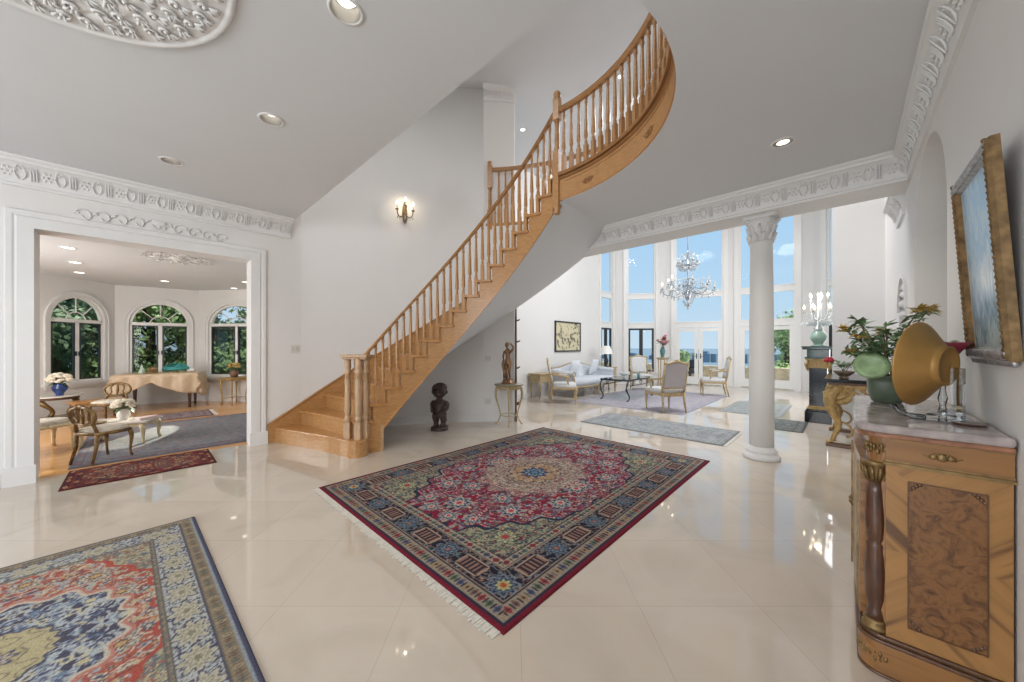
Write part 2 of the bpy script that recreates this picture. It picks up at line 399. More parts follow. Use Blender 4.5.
# ceiling slab with the round stair opening
b = MB()
def slab(poly): b.prism(poly, H, UP - .02)
HOLES = [(-4.77, .21), (-3.32, .72), (-1.95, .76)]; HR = .074; x_ = -5.85
for hx_, hy_ in HOLES + [(None, None)]:
    if hx_ is None: slab([(x_, -4), (.5, -4), (.5, 1.52), (x_, 1.52)]); continue
    q = .09; slab([(x_, -4), (hx_ - q, -4), (hx_ - q, 1.52), (x_, 1.52)])
    slab([(hx_ - q, -4), (hx_ + q, -4), (hx_ + q, hy_ - q), (hx_ - q, hy_ - q)]); slab([(hx_ - q, hy_ + q), (hx_ + q, hy_ + q), (hx_ + q, 1.52), (hx_ - q, 1.52)])
    for i in range(24):
        a0, a1 = 2 * pi * i / 24 + pi / 4, 2 * pi * (i + 1) / 24 + pi / 4; k0, k1 = q / max(abs(cos(a0)), abs(sin(a0))), q / max(abs(cos(a1)), abs(sin(a1)))
        slab([(hx_ + HR * cos(a0), hy_ + HR * sin(a0)), (hx_ + k0 * cos(a0), hy_ + k0 * sin(a0)), (hx_ + k1 * cos(a1), hy_ + k1 * sin(a1)), (hx_ + HR * cos(a1), hy_ + HR * sin(a1))])
    x_ = hx_ + q
slab([(C0[0] + RV(-6) - .011, 1.52), (.5, 1.52), (.5, 1.7), (C0[0] + RV(0) - .011, 1.7)])
def outer(a):
    dx, dy = cos(radians(a)), sin(radians(a)); t = 99
    if dx > 1e-6: t = min(t, (.5 - C0[0]) / dx)
    if dy > 1e-6: t = min(t, (5.35 - C0[1]) / dy)
    return (C0[0] + t * dx, C0[1] + t * dy)
def ring_slab(a0, a1, R, n):
    for i in range(n):
        a, c = a0 + (a1 - a0) * i / n, a0 + (a1 - a0) * (i + 1) / n
        dR = R - RI if R < 3 else 0
        p, q = (pol(RV(a) + dR, a, 0), pol(RV(c) + dR, c, 0)) if R < 3 else (pol(R, a, 0), pol(R, c, 0)); slab([p[:2], outer(a), outer(c), q[:2]])
cor = math.degrees(atan2(5.35 - C0[1], .5 - C0[0]))
ring_slab(0, cor, RI - .011, 24); ring_slab(cor, 91.5, RI - .011, 18); ring_slab(91.5, 122, RO + .03, 12)
struct(b.build('ceiling', CEIL))
b = MB(); b.prism([(-7, .6), (2, .6), (2, 14.8), (-7, 14.8)], TOPZ, TOPZ + .1); struct(b.build('ceiling', CEIL))
b = MB(); b.prism([(-12.8, -3), (-6.0, -3), (-6.0, 3.2), (-12.8, 3.2)], 2.72, 2.82); struct(b.build('ceiling', CEIL))
b = MB(); b.box((-2.5, .55, (UP + TOPZ) / 2), (9, .1, TOPZ - UP)); b.box((1.2, 3, (UP + TOPZ) / 2), (.1, 5, TOPZ - UP)); b.box((-6.05, 1.1, (UP + TOPZ) / 2), (.1, 1.1, TOPZ - UP)); b.box((.8, 5.4, (UP + TOPZ) / 2), (.8, .1, TOPZ - UP)); struct(b.build('wall_upper_hall', WALL))
# beam between foyer and living room
b = MB(); b.box(((-3.36 + .5) / 2, 5.15, (2.9 + UP) / 2), (3.86, .4, UP - 2.9)); struct(b.build('wall_beam', WALL))

# carved plaster crown mouldings
def crown(name, p, q, n, ztop, h=.25, d=.19, relief=True, step=.08):
    p, q, n = Vector((*p, 0)), Vector((*q, 0)), Vector((*n, 0)); u = (q - p).normalized(); L = (q - p).length
    prof = [(0, -h), (.028, -h), (.034, -h + .018), (.026, -h + .032), (.03, -h + .05), (.04, -h + .10), (.07, -h + .155), (.115, -.062), (.135, -.052), (.15, -.05), (.158, -.03), (d - .012, -.022), (d, -.012), (d, 0), (0, 0)]
    k = d / .19; prof = [(a * k if i not in (0,) else a, z) for i, (a, z) in enumerate(prof)]
    b = MB(); b.strip([[p + u * s + n * a + Vector((0, 0, ztop + z)) for a, z in prof] for s in (0, L)])
    o = struct(b.build(name, TRIM))
    if relief:
        b = MB(); m = int(L / step)
        def S_(s, t, off): # point on the cove, t 0..1 from bottom to top
            a = .036 + .085 * t ** 1.8; z = -h + .06 + .125 * t
            return p + u * s + n * (a * k + off) + Vector((0, 0, ztop + z))
        for i in range(m):
            s = (i + .5) * L / m
            if i % 3 == 0:
                for e in (-.018, 0, .018): b.tube([S_(s + e, t, .006) for t in (.02, .3, .6, .9)], [.004, .006, .0055, .003], 5)
            elif i % 3 == 1:
                b.ball(S_(s, .5, .001), .011, 8, 5)
                for w in range(6): b.ball(S_(s + .03 * cos(w * pi / 3), .5 + .26 * sin(w * pi / 3), .0), .009, 6, 4)
            else:
                for e in (-1, 1):
                    b.tube([S_(s + e * (.004 + .03 * sin(t * 3)), t, .006) for t in (.05, .25, .5, .75, .95)], [.004, .006, .006, .005, .003], 5)
                b.ball(S_(s, .78, .003), .008, 6, 4)
        b.build('plaster_relief', TRIM, o)
    return o
crown('trim_4', (XL, -3.9), (XL, 1.5), (1, 0), H)
crown('trim_5', (XR, -2.0), (XR, 4.95), (-1, 0), H, d=.15)
crown('trim_6', (-3.22, 4.95), (XR, 4.95), (0, -1), H)
crown('trim_7', (XR, 5.36), (XR, 6.0), (-1, 0), 2.95, d=.15)
crown('trim_8', (p0[0] + .002, p0[1]), p1, (.688, -.725), TOPZ, h=.22, d=.16)

# ceiling medallions
def medallion(name, c, rx, ry, z, rim=True):
    b = MB(); rnd = random.Random(3)
    if rim:
        prof = [(1.0, 0), (1.0, -.012), (.985, -.022), (.965, -.016), (.955, -.008), (.0, -.008)]
        b.lathe(prof, (0, 0, 0), 56)
        b.v = [(x * rx, y * ry, zz) for x, y, zz in b.v]
    nr, na = 84, 260; vs = []
    def hgt(r, a):
        m_ = .5 + .5 * sin(12 * a); sw = a * 12 + 26 * r * (1 if sin(6 * a) > 0 else -1)
        sc = abs(sin(sw * .5)) ** .6 * abs(sin(21 * r + .8 * sin(12 * a)))
        tu = noise.turbulence(Vector((r * cos(a) * 26, r * sin(a) * 26, 1)), 3, False) * .45
        env = 1.0 if r < .30 else (.75 if abs(r - .62) < .24 * (.75 + .35 * m_) else .10)
        return env * (.55 * sc + .75 * max(0, tu)) * (1 if r < .93 else max(0, (1 - r) / .07))
    for k in range(nr + 1):
        r = .99 * k / nr
        for q in range(na):
            a = 2 * pi * q / na; vs.append((r * rx * cos(a) * (1 if rim else .9 + .1 * sin(8 * a)), r * ry * sin(a) * (1 if rim else .9 + .1 * sin(8 * a)), (-.0085 if rim else -.001) - .03 * hgt(r, a)))
    b.add(vs, [(k * na + q, (k + 1) * na + q, (k + 1) * na + (q + 1) % na, k * na + (q + 1) % na) for k in range(nr) for q in range(na)], True)
    b.ball((0, 0, -.012), (.10, .10, .035), 12, 6)
    for rr, num in ((.85, 44), (.74, 38), (.62, 32), (.50, 26), (.38, 18), (.25, 11)) if rim else ((.9, 16), (.55, 10)):
        for i in range(num):
            a = 2 * pi * (i + .5 * (num % 4 == 0)) / num; ox, oy = rx * rr * cos(a), ry * rr * sin(a); s = 1 if i % 2 else -1; sc = .040 if rim else .03; a += .5 * sin(i * 2.3)
            b.tube([(ox + sc * (1 - q / 11) * cos(a + s * q * .62), oy + sc * (1 - q / 11) * sin(a + s * q * .62), -.020) for q in range(10)], [.004 + .005 * sin(q * .33) for q in range(10)], 5)
            b.ball((ox, oy, -.022), (.012, .012, .012), 6, 4)
            for w in (-.5, 0, .5): b.tube([(ox + .02 * cos(a + w), oy + .02 * sin(a + w), -.018), (ox + sc * 1.2 * cos(a + w), oy + sc * 1.2 * sin(a + w), -.024), (ox + sc * 1.7 * cos(a + w), oy + sc * 1.7 * sin(a + w), -.012)], [.005, .009, .002], 5)
    o = struct(b.build(name, TRIM)); o.location = (c[0], c[1], z); return o
medallion('trim_9', (-2.40, -.43), .78, .78, H)
medallion('trim_10', (-7.55, .42), .42, .42, 2.72, rim=False)

# dining room bay
BAY = [(-8.6, -2.75), (-10.85, -1.5), (-11.9, -.39), (-11.62, 1.0), (-10.2, 2.0), (-8.4, 2.5), (-6.1, 2.5)]
RF = Vector((cos(TH), sin(TH))); FF = Vector((-sin(TH), cos(TH)))
def px_on(p, q, x):            # distance along p->q where the photo column x falls
    a = (x - CX) / FPX; d = FF + RF * a
    p, q = Vector(p), Vector(q); u = (q - p).normalized()
    den = d.x * -u.y + d.y * u.x      # solve p + u s = d t
    return (d.y * p.x - d.x * p.y) / (d.x * u.y - d.y * u.x)
def bay_wall(name, p, q, zt, openings, mat=WALL, th=.12):
    """wall panel from p to q (room on the right-hand side... offset outward), openings: (s0, s1, zbase, zspring or None, ztop)"""
    p, q = Vector(p), Vector(q); u = (q - p).normalized(); L = (q - p).length; o = Vector((-u.y, u.x)) * th
    mid = (p + q) / 2
    b = MB()
    def blk(s0, s1, z0, z1):
        if s1 - s0 < 1e-4 or z1 - z0 < 1e-4: return
        A, B = p + u * s0, p + u * s1
        b.prism([A.to_tuple(), B.to_tuple(), (B + o).to_tuple(), (A + o).to_tuple()], z0, z1)
    s = 0
    for s0, s1, zb, zs, zt2 in openings:
        blk(s, s0, 0, zt); blk(s0, s1, 0, zb)
        if zs is None: blk(s0, s1, zt2, zt)
        else:
            n = 18; r = (s1 - s0) / 2; m = (s0 + s1) / 2
            for i in range(n):
                t0, t1 = pi * i / n, pi * (i + 1) / n
                sa, sb = m - r * cos(t0), m - r * cos(t1); za, zb_ = zs + (zt2 - zs) * sin(t0), zs + (zt2 - zs) * sin(t1)
                vs = []
                for off in (Vector((0, 0)), o):
                    for ss, z in ((sa, za), (sb, zb_), (sb, zt), (sa, zt)):
                        w = p + u * ss + off; vs.append((w.x, w.y, z))
                b.add(vs, [(3, 2, 1, 0), (4, 5, 6, 7), (1, 5, 4, 0)])
        s = s1
    blk(s, L, 0, zt)
    return struct(b.build(name, mat)), p, u, o, L

wn = [0]
def arched_window(p, u, o, s0, s1, zb, zs, zt):
    """arched casement: local x along u from the middle, local y outward"""
    wn[0] += 1; m = (s0 + s1) / 2; r = (s1 - s0) / 2; rv = zt - zs
    w = p + u * m
    t = bpy.data.objects.new('window_%d' % wn[0], None); COL.objects.link(t); struct(t)
    t.location = (w.x, w.y, 0); t.rotation_euler = (0, 0, atan2(u.y, u.x))
    # casing on the room side (local y<0) and frame in the reveal
    b = MB(); n = 24
    def band(r0, r1, y0, y1):
        path = [(-1, zb)] + [None] * 0
        rings = []
        for i in range(n + 1):
            a = pi - pi * i / n
            rings.append([((r + k) * cos(a), y, zs + (rv + k) * sin(a)) for k, y in ((r0, y0), (r1, y0), (r1, y1), (r0, y1))])
        first = [(-(r + k), y, zb) for k, y in ((r0, y0), (r1, y0), (r1, y1), (r0, y1))]
        last = [((r + k), y, zb) for k, y in ((r0, y0), (r1, y0), (r1, y1), (r0, y1))]
        b.strip([first] + rings + [last])
    band(0, .075, -.028, 0.0); band(.055, .085, -.04, 0.0)
    b.box((0, -.03, zb - .03), (2 * r + .22, .07, .06)); b.box((0, -.02, zb - .085), (2 * r + .16, .04, .05))
    b.build('casing', TRIM, t)
    b = MB(); band(-.045, 0, .02, .08)
    b.box((0, .05, zs), (2 * r - .02, .06, .075)); b.box((0, .05, (zb + zs) / 2), (.065, .06, zs - zb)); b.box((0, .05, zb + .02), (2 * r - .02, .06, .045))
    # sunburst muntins
    for a in (45, 90, 135):
        b.tube([(.33 * r * cos(radians(a)), .05, zs + .33 * rv * sin(radians(a))), (.97 * r * cos(radians(a)), .05, zs + .97 * rv * sin(radians(a)))], .012, 6)
    b.tube([(.36 * r * cos(radians(a)), .05, zs + .36 * rv * sin(radians(a))) for a in range(0, 181, 15)], .012, 6)
    b.build('frame', FRAMEW, t)
    for s in (-1, 1):
        b = MB(); x0, x1 = s * .035, s * (r - .04); xm = (x0 + x1) / 2; wd = abs(x1 - x0); hh = zs - zb - .07; zc = (zs + zb) / 2 + .005
        for xx in (x0 + s * .014, x1 - s * .014): b.box((xx, .04, zc), (.028, .04, hh))
        for zz in (zc - hh / 2 + .014, zc + hh / 2 - .014): b.box((xm, .04, zz), (wd, .04, .028))
        f = b.build('sash', DARKF, t)
        b = MB(); b.box((xm, .05, zc), (wd - .03, .006, hh - .03)); b.build('pane', SCREEN, f)
        b = MB(); b.box((s * .03, .012, zc - .05), (.02, .03, .09)); b.build('latch', DARKF, f)
    b = MB(); b.prism([(r * .96 * cos(radians(a)), rv * .96 * sin(radians(a))) for a in range(0, 181, 12)], -.003, .003)
    b.v = [(x, .055 + z, zs + y) for x, y, z in b.v]; b.build('pane', PANE, t)
    return t
spans = {1: (49, 104), 2: (129, 189), 3: (209, 263)}
for i in range(len(BAY) - 1):
    p, q = BAY[i], BAY[i + 1]
    op = []
    if i in spans:
        s0, s1 = px_on(p, q, spans[i][0]), px_on(p, q, spans[i][1]); op = [(s0, s1, .62, 1.86, 2.37)]
    elif i == 4: op = [(.35, 1.5, .62, 1.86, 2.37)]
    wl, P_, U_, O_, L_ = bay_wall('wall_dining_' + 'abcdef'[i], p, q, 2.75, op)
    O_ = -O_ if False else O_
    if op: arched_window(P_, U_, O_, *op[0])
base(BAY[1:5], 'baseboard_dining', h=.14, d=.02)
b = MB(); b.prism([(-8.6, -2.75), (-6.1, -2.75), (-6.1, -2.87), (-8.6, -2.87)], 0, 2.75); struct(b.build('wall_dining_near', WALL))

# living room window bay
LB = [(-6.1, 10.45), (-6.1, 11.95), (-4.69, 12.95), (-2.76, 13.6), (-.72, 13.6), (.45, 12.7), (.45, 8.2)]
lspan = {0: (600.5, 612.5), 1: (627, 655.5), 2: (675, 723.5), 3: (739, 796), 4: (826.5, 838)}
Z1, Z2, Z3, Z4 = 1.99, 2.22, 3.02, 3.27
def tall_window(p, u, s0, s1, door):
    wn[0] += 1; m = (s0 + s1) / 2; r = (s1 - s0) / 2; w = p + u * m
    t = bpy.data.objects.new('window_%d' % wn[0], None); COL.objects.link(t); struct(t); t.location = (w.x, w.y, 0); t.rotation_euler = (0, 0, atan2(u.y, u.x))
    zb = .0 if door else .42; zt = 5.4; b = MB(); f = .055
    for s in (-1, 1):
        b.box((s * (r - f / 2), .05, (zb + zt) / 2), (f, .08, zt - zb)); b.box((s * (r + .05), -.015, (zb + zt) / 2), (.11, .03, zt - zb)); b.box((s * (r + .115), -.02, (zb + zt) / 2), (.03, .045, zt - zb))
    for z0, z1 in ((Z1, Z2 - .02), (Z3 + .02, Z4 - .02), (zt - .06, zt)):
        b.box((0, .045, (z0 + z1) / 2), (2 * r - 2 * f + .01, .09, z1 - z0)); b.box((0, -.005, z1 - .02), (2 * r - .02, .04, .03))
    if not door: b.box((0, .02, zb - .02), (2 * r + .2, .14, .05))
    b.build('frame', FRAMEW, t)
    for z0, z1 in ((Z2, Z3), (Z4, zt)):
        b = MB(); b.box((0, .05, (z0 + z1) / 2), (2 * r - .09, .008, z1 - z0)); b.build('pane', PANE, t)
    if not door:
        for s in (-1, 1):
            b = MB(); x0, x1 = s * .0, s * (r - f); xm = (x0 + x1) / 2; wd = abs(x1 - x0)
            for xx in (x0 + s * .03, x1 - s * .03): b.box((xx, .04, (zb + Z1) / 2), (.06, .06, Z1 - zb - .01))
            for zz in (zb + .04, Z1 - .035): b.box((xm, .04, zz), (wd - .01, .06, .06))
            sa = b.build('sash', DARKF, t); b = MB(); b.box((xm, .045, (zb + Z1) / 2), (wd - .1, .008, Z1 - zb - .1)); b.build('pane', PANE, sa)
    else:
        for s in (-1, 1):
            d = bpy.data.objects.new('door_%d' % (wn[0] * 2 + (s > 0)), None); COL.objects.link(d); d.parent = t; struct(d)
            x0, x1 = s * .004, s * (r - f); xm = (x0 + x1) / 2; wd = abs(x1 - x0); b = MB()
            for xx in (x0 + s * .065, x1 - s * .05): b.box((xx, .04, (.02 + Z1) / 2), (.12 if abs(xx) < r / 2 else .10, .05, Z1 - .03))
            b.box((xm, .04, .16), (wd - .012, .044, .256)); b.box((xm, .04, Z1 - .075), (wd - .012, .044, .11)); b.build('door_leaf', FRAMEW, d)
            b = MB(); b.box((xm, .04, (.29 + Z1 - .12) / 2), (wd - .2, .008, Z1 - .42)); b.build('pane', PANE, d)
            b = MB(); b.tube([(s * .06, -.0, 1.0), (s * .06, -.04, 1.0), (s * .15, -.04, 1.0)], .009, 6); b.box((s * .06, .012, 1.0), (.03, .012, .18)); b.build('handle', DARKF, d)
for i in range(len(LB) - 1):
    p, q = LB[i], LB[i + 1]; op = []
    if i in lspan:
        s0, s1 = px_on(p, q, lspan[i][0]), px_on(p, q, lspan[i][1]); door = i in (2, 3); op = [(s0, s1, 0.0 if door else .42, None, 5.4)]
    wl, P_, U_, O_, L_ = bay_wall('wall_bay_' + 'abcdef'[i], p, q, TOPZ, op)
    if op: tall_window(P_, U_, op[0][0], op[0][1], i in (2, 3))

# column carrying the beam
t = thing('column', 'white round column with a carved leafy capital on the marble floor', 'column', (-.75, 5.17, 0))
b = MB(); b.lathe([(.185, 0), (.19, .02), (.19, .04), (.183, .055), (.155, .065), (.15, .08), (.16, .09), (.155, .11), (.138, .12), (.132, .15)], n=36); b.build('column_base', TRIM, t)
b = MB(); b.lathe([(.126, .15), (.127, .9), (.122, 1.8), (.113, 2.56), (.126, 2.575), (.126, 2.59), (.114, 2.60)], n=32); b.build('shaft', TRIM, t)
b = MB(); b.lathe([(.117, 2.59), (.12, 2.72), (.14, 2.80), (.17, 2.858)], n=32)
for ring, (z, r, L) in enumerate(((2.60, .115, .10), (2.68, .118, .12))):
    for i in range(10):
        a = 2 * pi * (i + .5 * ring) / 10; d = Vector((cos(a), sin(a), 0))
        pts = [d * r + Vector((0, 0, z)), d * (r + .008) + Vector((0, 0, z + L * .5)), d * (r + .03) + Vector((0, 0, z + L * .9)), d * (r + .045) + Vector((0, 0, z + L * .8))]
        b.tube(pts, [.022, .024, .016, .006], 6)
for i in range(4):
    a = pi / 4 + pi / 2 * i; d = Vector((cos(a), sin(a), 0))
    for s in (-1, 1):
        sd = Vector((-d.y, d.x, 0)) * s * .024
        b.tube([d * (.15 + .028 * cos(w)) + sd + Vector((0, 0, 2.825 + .028 * sin(w))) for w in [q * .7 for q in range(9)]], [.009] * 8 + [.006], 6)
pp = []
for i in range(4):
    a = pi / 4 + pi / 2 * i; c1 = (.225 * cos(a), .225 * sin(a)); a2 = a + pi / 4
    pp += [(c1[0] + .018 * cos(a + pi / 2) * -1, c1[1] - .018 * sin(a + pi / 2)), (c1[0] + .018 * cos(a + pi / 2), c1[1] + .018 * sin(a + pi / 2)), (.145 * cos(a2), .145 * sin(a2))]
b.prism(pp, 2.858, 2.898); b.build('capital', TRIM, t)

# ------------------------------------------------------------------ staircase
RISE = .205; STEP = 5.28
def A_(k): return 169.7 - (k - 3) * STEP                 # inner angle of riser k
def B_(k): return max(A_(k), 187 - (k - 1) * 5.75) if k < 8 else A_(k) + max(0, (12 - k)) * .35
def RoutB(a): return RO - .02 if a <= 180 else (RO - .02) / cos(radians(a - 180))
def kk(a): return 2 + (169.7 - a) / STEP
def zlow(a): return min(H - .003, RISE * kk(a) - .275)
st = thing('staircase', 'curved honey oak staircase with turned balusters sweeping up from the foyer', 'staircase', (0, 0, 0))
for k in range(1, 17):
    z = RISE * k; A0, A1, B0, B1 = A_(k), A_(k + 1), B_(k), B_(k + 1)
    if k == 1:
        ins = [(-4.78, 1.64), (-4.52, 1.69), (-4.37, 1.725)] + [(-4.37 + .12 * sin(w), 1.845 - .12 * cos(w)) for w in [.3, .65, 1.0, 1.35, 1.7, 2.05, 2.4, 2.75]] + [(-4.44, 2.08)]
        o0 = pol(RoutB(187), 187, 0)[:2]; o1 = pol(RoutB(180), 180, 0)[:2]; o1 = (o1[0], 1.75)
        poly = [o0] + ins + [o1]
        b = MB(); b.prism(poly, z - .035, z); b.build('tread', OAKT, st, bevel=.008)
        cen = Vector((-5.0, 1.85))
        sm_ = [tuple(cen + (Vector(p) - cen) * .985) for p in poly]
        b = MB(); b.prism(sm_, 0, z - .033); b.build('riser', OAK, st)
        continue
    nin, nout = 1.3, .75
    p = lambda R, a: pol(R, a, 0)[:2]
    inR = RI - .035
    poly = [p(inR, A0 + nin), p(RI + .5, A0 + nin * .75 + (B0 - A0) * .34), p(RoutB(B0), B0 + nout * .8), p(RoutB(B1), B1), p(RI, A1), p(inR, A1)]
    b = MB(); b.prism(poly, z - .035, z); b.build('tread', OAKT, st, bevel=.007)
    a_in, a_out = p(RI - .01, A0), p(RoutB(B0), B0); a2, a3 = p(RoutB(B0), B0 - .5), p(RI - .01, A0 - .6)
    b = MB(); b.prism([a_in, a_out, a2, a3], z - RISE, z - .033); b.build('riser', OAK, st)
# landing riser 17
b = MB(); b.prism([pol(RI, A_(17), 0)[:2], pol(RO - .02, A_(17), 0)[:2], pol(RO - .02, A_(17) - .6, 0)[:2], pol(RI, A_(17) - .6, 0)[:2]], RISE * 16, UP - .03); b.build('riser', OAK, st)
b = MB(); poly = [pol(RI - .03, 94.5 - i * .01, 0)[:2] for i in range(1)]
b.prism([pol(RI + .03, A_(17) + 1, 0)[:2], pol(RO - .02, A_(17) + .7, 0)[:2]] + arc(*C0, RO - .02, A_(17), 85, 4) + [pol(RI + .04, 85, 0)[:2]], UP - .035, UP); b.build('landing', OAKT, st)
# cut outer stringer
b = MB()
for k in range(2, 17):
    A0, A1 = A_(k) - .05, A_(k + 1) - .05
    rings = []
    for i in range(5):
        a = A0 + (A1 - A0) * i / 4
        zl = max(.0, zlow(a)) if a < 166.2 else 0.0
        rings.append([pol(RI - .012, a, zl), pol(RI - .012, a, RISE * k - .034), pol(RI + .03, a, RISE * k - .034), pol(RI + .03, a, zl)])
    b.strip(rings)
b.build('outer_stringer', OAK, st)
b = MB(); rings = []
for i in range(61):
    a = 165.8 + (A_(17) - 165.8) * i / 60; z = zlow(a)
    rings.append([pol(RI - .022, a, z - .004), pol(RI - .022, a, z + .03), pol(RI - .012, a, z + .036), pol(RI - .012, a, z - .004)])
b.strip(rings); b.build('stringer_bead', OAK, st)
b = MB(); b.prism([pol(RI - .014, 167, 0)[:2], pol(RI + .06, 167, 0)[:2], pol(RI + .06, 165.9, 0)[:2], pol(RI - .014, 165.9, 0)[:2]], 0, .34); b.build('stringer_foot', OAKP, st)
# wall stringer
def zw(a): return .524 + (181.3 - a) * .0368
b = MB(); rings = []
for i in range(80):
    a = 188.2 + (A_(17) - 188.2) * i / 79; R = RoutB(a); z = min(zw(a), UP + .15)
    rings.append([pol(R - .03, a, max(0, z - .62)), pol(R - .03, a, z - .02), pol(R - .045, a, z - .018), pol(R - .045, a, z), pol(R, a, z), pol(R, a, max(0, z - .62))])
b.strip(rings[:60]); b.build('wall_stringer', OAK, st)
# plaster soffit and spandrel of the free part
b = MB(); rings = []
for i in range(241):
    a = 166 + (89.5 - 166) * i / 240; z = zlow(a)
    rings.append([pol(RI + .002 + (RO - .017 - RI) * q / 8, a, max(.02, z)) for q in range(9)])
b.strip(rings, closed=False, smooth=True)
b.strip([[pol(RI + .002, a[0], a[1] + .012), pol(RO - .015, a[0], a[1] + .012), pol(RO - .015, a[0], a[1] + .04), pol(RI + .002, a[0], a[1] + .04)] for a in [(166 + (89.5 - 166) * i / 240, max(.02, zlow(166 + (89.5 - 166) * i / 240))) for i in range(241)]]); b.build('soffit', CEIL, st)
b = MB(); rings = []
for i in range(31):
    a = 131.2 + (91 - 131.2) * i / 30; z = zlow(a)
    rings.append([pol(RO - .015, a, z), pol(RO + .03, a, z), pol(RO + .03, a, UP), pol(RO - .015, a, UP)])
b.strip(rings); b.build('outer_face', WALL, st)

def baluster_mesh(L):
    m = MB(); sq = .0225; hb = min(.24, L * .27)
    m.box((0, 0, hb / 2), (2 * sq, 2 * sq, hb))
    z0, z1 = hb, L
    pr = [(.019, 0), (.012, .012), (.020, .03), (.012, .05), (.019, .066), (.011, .085), (.021, .17), (.019, .3), (.0125, .78), (.0115, .86), (.018, .875), (.012, .89), (.0185, .905), (.013, .925), (.015, 1.0)]
    m.lathe([(r * 1.22, z0 + q * (z1 - z0)) for r, q in pr], n=8)
    return m
def rail_sweep(path, w=.032, h=.055):
    """handrail: path of (pos, outward radial dir)"""
    rings = []
    for p_, n_ in path:
        p_, n_ = Vector(p_), Vector(n_)
        prof = [(-.6, -1.0), (.6, -1.0), (1.0, -.55), (.8, -.35), (1.0, -.12), (.65, 0), (-.65, 0), (-1.0, -.12), (-.8, -.35), (-1.0, -.55)]
        rings.append([p_ + n_ * (x * w) + Vector((0, 0, y * h)) for x, y in prof])
    m = MB(); m.strip(rings, smooth=False); return m
def zrail(a): return 1.262 + (172.7 - a) * .0392
BPROTO = {}
def baluster(parent, R, a, z0, z1):
    L = round(z1 - z0, 2)
    if L not in BPROTO:
        o = baluster_mesh(L).build('baluster', OAK, parent); BPROTO[L] = o
    else:
        o = BPROTO[L].copy(); COL.objects.link(o); o.parent = parent
    o.location = pol(R, a, z0); o.rotation_euler = (0, 0, radians(a)); return o
rail_sweep([(pol(RI, a, zrail(a) + (.0 if a < 171 else 0)), (cos(radians(a)), sin(radians(a)), 0)) for a in [174.6 - i * (174.6 - 94.6) / 70 for i in range(71)]]).build('handrail', OAK, st)
for k in range(3, 17):
    for fr in (.20, .70):
        a = A_(k) + (A_(k + 1) - A_(k)) * fr
        baluster(st, RI + .012, a, RISE * k, zrail(a) - .05)
a = A_(3) + 1.6; baluster(st, RI + .012, a, RISE * 2, zrail(a) - .05)
# clustered starting newel on the first step
cc = Vector((-4.44, 1.87))
ux, uy = RF, FF
for i, (dx, dy) in enumerate(((-.105, -.03), (.045, -.075), (.10, .0), (-.04, .08))):
    q = cc + ux * dx + uy * dy
    m = MB(); m.box((0, 0, .10), (.076, .076, .20), TH)
    m.lathe([(1.25 * r_, z_) for r_, z_ in [(.033, .20), (.022, .215), (.034, .235), (.034, .255), (.022, .27), (.028, .29), (.032, .34), (.027, .70), (.024, .80), (.034, .815), (.034, .835), (.024, .85), (.03, .87), (.03, 1.01)]], n=12)
    for j in range(7):                   # flutes / carved husks
        m.ball((.033 * cos(j * .9), .033 * sin(j * .9), .40 + j * .06), (.009, .009, .025), 6, 4)
    o = m.build('newel_post', OAKP, st); o.location = (q.x, q.y, RISE)
m = MB(); q = cc
m.box((0, 0, 1.225 - .0), (.33, .24, .035), TH); m.box((0, 0, 1.198), (.29, .20, .025), TH)
o = m.build('newel_cap', OAKP, st, bevel=.008); o.location = (q.x, q.y, 0)
# top newel with drop
def top_newel(parent, R, a, z0, z1, drop):
    m = MB()
    m.box((0, 0, (z0 + .30) / 2 + UP / 2 - .0), (.085, .085, UP + .30 - z0))
    zz = UP + .30
    m.lathe([(.04, zz), (.026, zz + .015), (.042, zz + .04), (.028, zz + .06), (.034, zz + .10), (.028, zz + .3), (.027, zz + .36), (.04, zz + .375), (.028, zz + .395)], n=14)
    m.box((0, 0, (zz + .39 + z1 - .06) / 2), (.08, .08, z1 - .06 - zz - .39))
    m.lathe([(.05, z1 - .06), (.05, z1 - .045), (.03, z1 - .035), (.046, z1 - .012), (.046, z1 + .012), (.03, z1 + .035), (0, z1 + .042)], n=14)
    if drop: m.lathe([(0, z0 - .10), (.03, z0 - .09), (.042, z0 - .06), (.035, z0 - .03), (.05, z0 - .015), (.05, z0)], n=14)
    o = m.build('newel_post', OAK, parent); p_ = pol(R, a, 0); o.location = (p_[0], p_[1], 0); o.rotation_euler = (0, 0, radians(a)); return o
top_newel(st, RI + .005, 94.1, 3.09, 4.50, True)

# balcony: curved fascia, handrail and balusters round the stairwell
ba = thing('balcony_railing', 'curved oak balcony railing with fascia panel round the upstairs opening', 'railing', (0, 0, 0))
def sweepR(prof, a0, a1, n, name, mat, parent):
    m = MB(); m.strip([[pol(R + RV(a0 + (a1 - a0) * i / n) - RI, a0 + (a1 - a0) * i / n, z) for R, z in prof] for i in range(n + 1)]); return m.build(name, mat, parent)
AE = -5.2
sweepR([(RI - .012, H + .0015), (RI - .012, UP - .04), (RI + .03, UP - .04), (RI + .03, H + .0015)], 92.8, AE, 60, 'fascia_panel', OAK, ba)
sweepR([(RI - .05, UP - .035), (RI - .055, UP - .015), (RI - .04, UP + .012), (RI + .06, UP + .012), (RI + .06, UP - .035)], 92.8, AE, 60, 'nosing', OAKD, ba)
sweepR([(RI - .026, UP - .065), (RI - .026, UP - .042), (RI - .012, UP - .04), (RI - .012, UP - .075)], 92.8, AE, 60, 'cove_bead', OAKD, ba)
for z in (3.17, 3.385): sweepR([(RI - .018, z - .006), (RI - .018, z + .006), (RI - .01, z + .006), (RI - .01, z - .006)], 90.5, AE + 3, 60, 'panel_bead', OAK, ba)
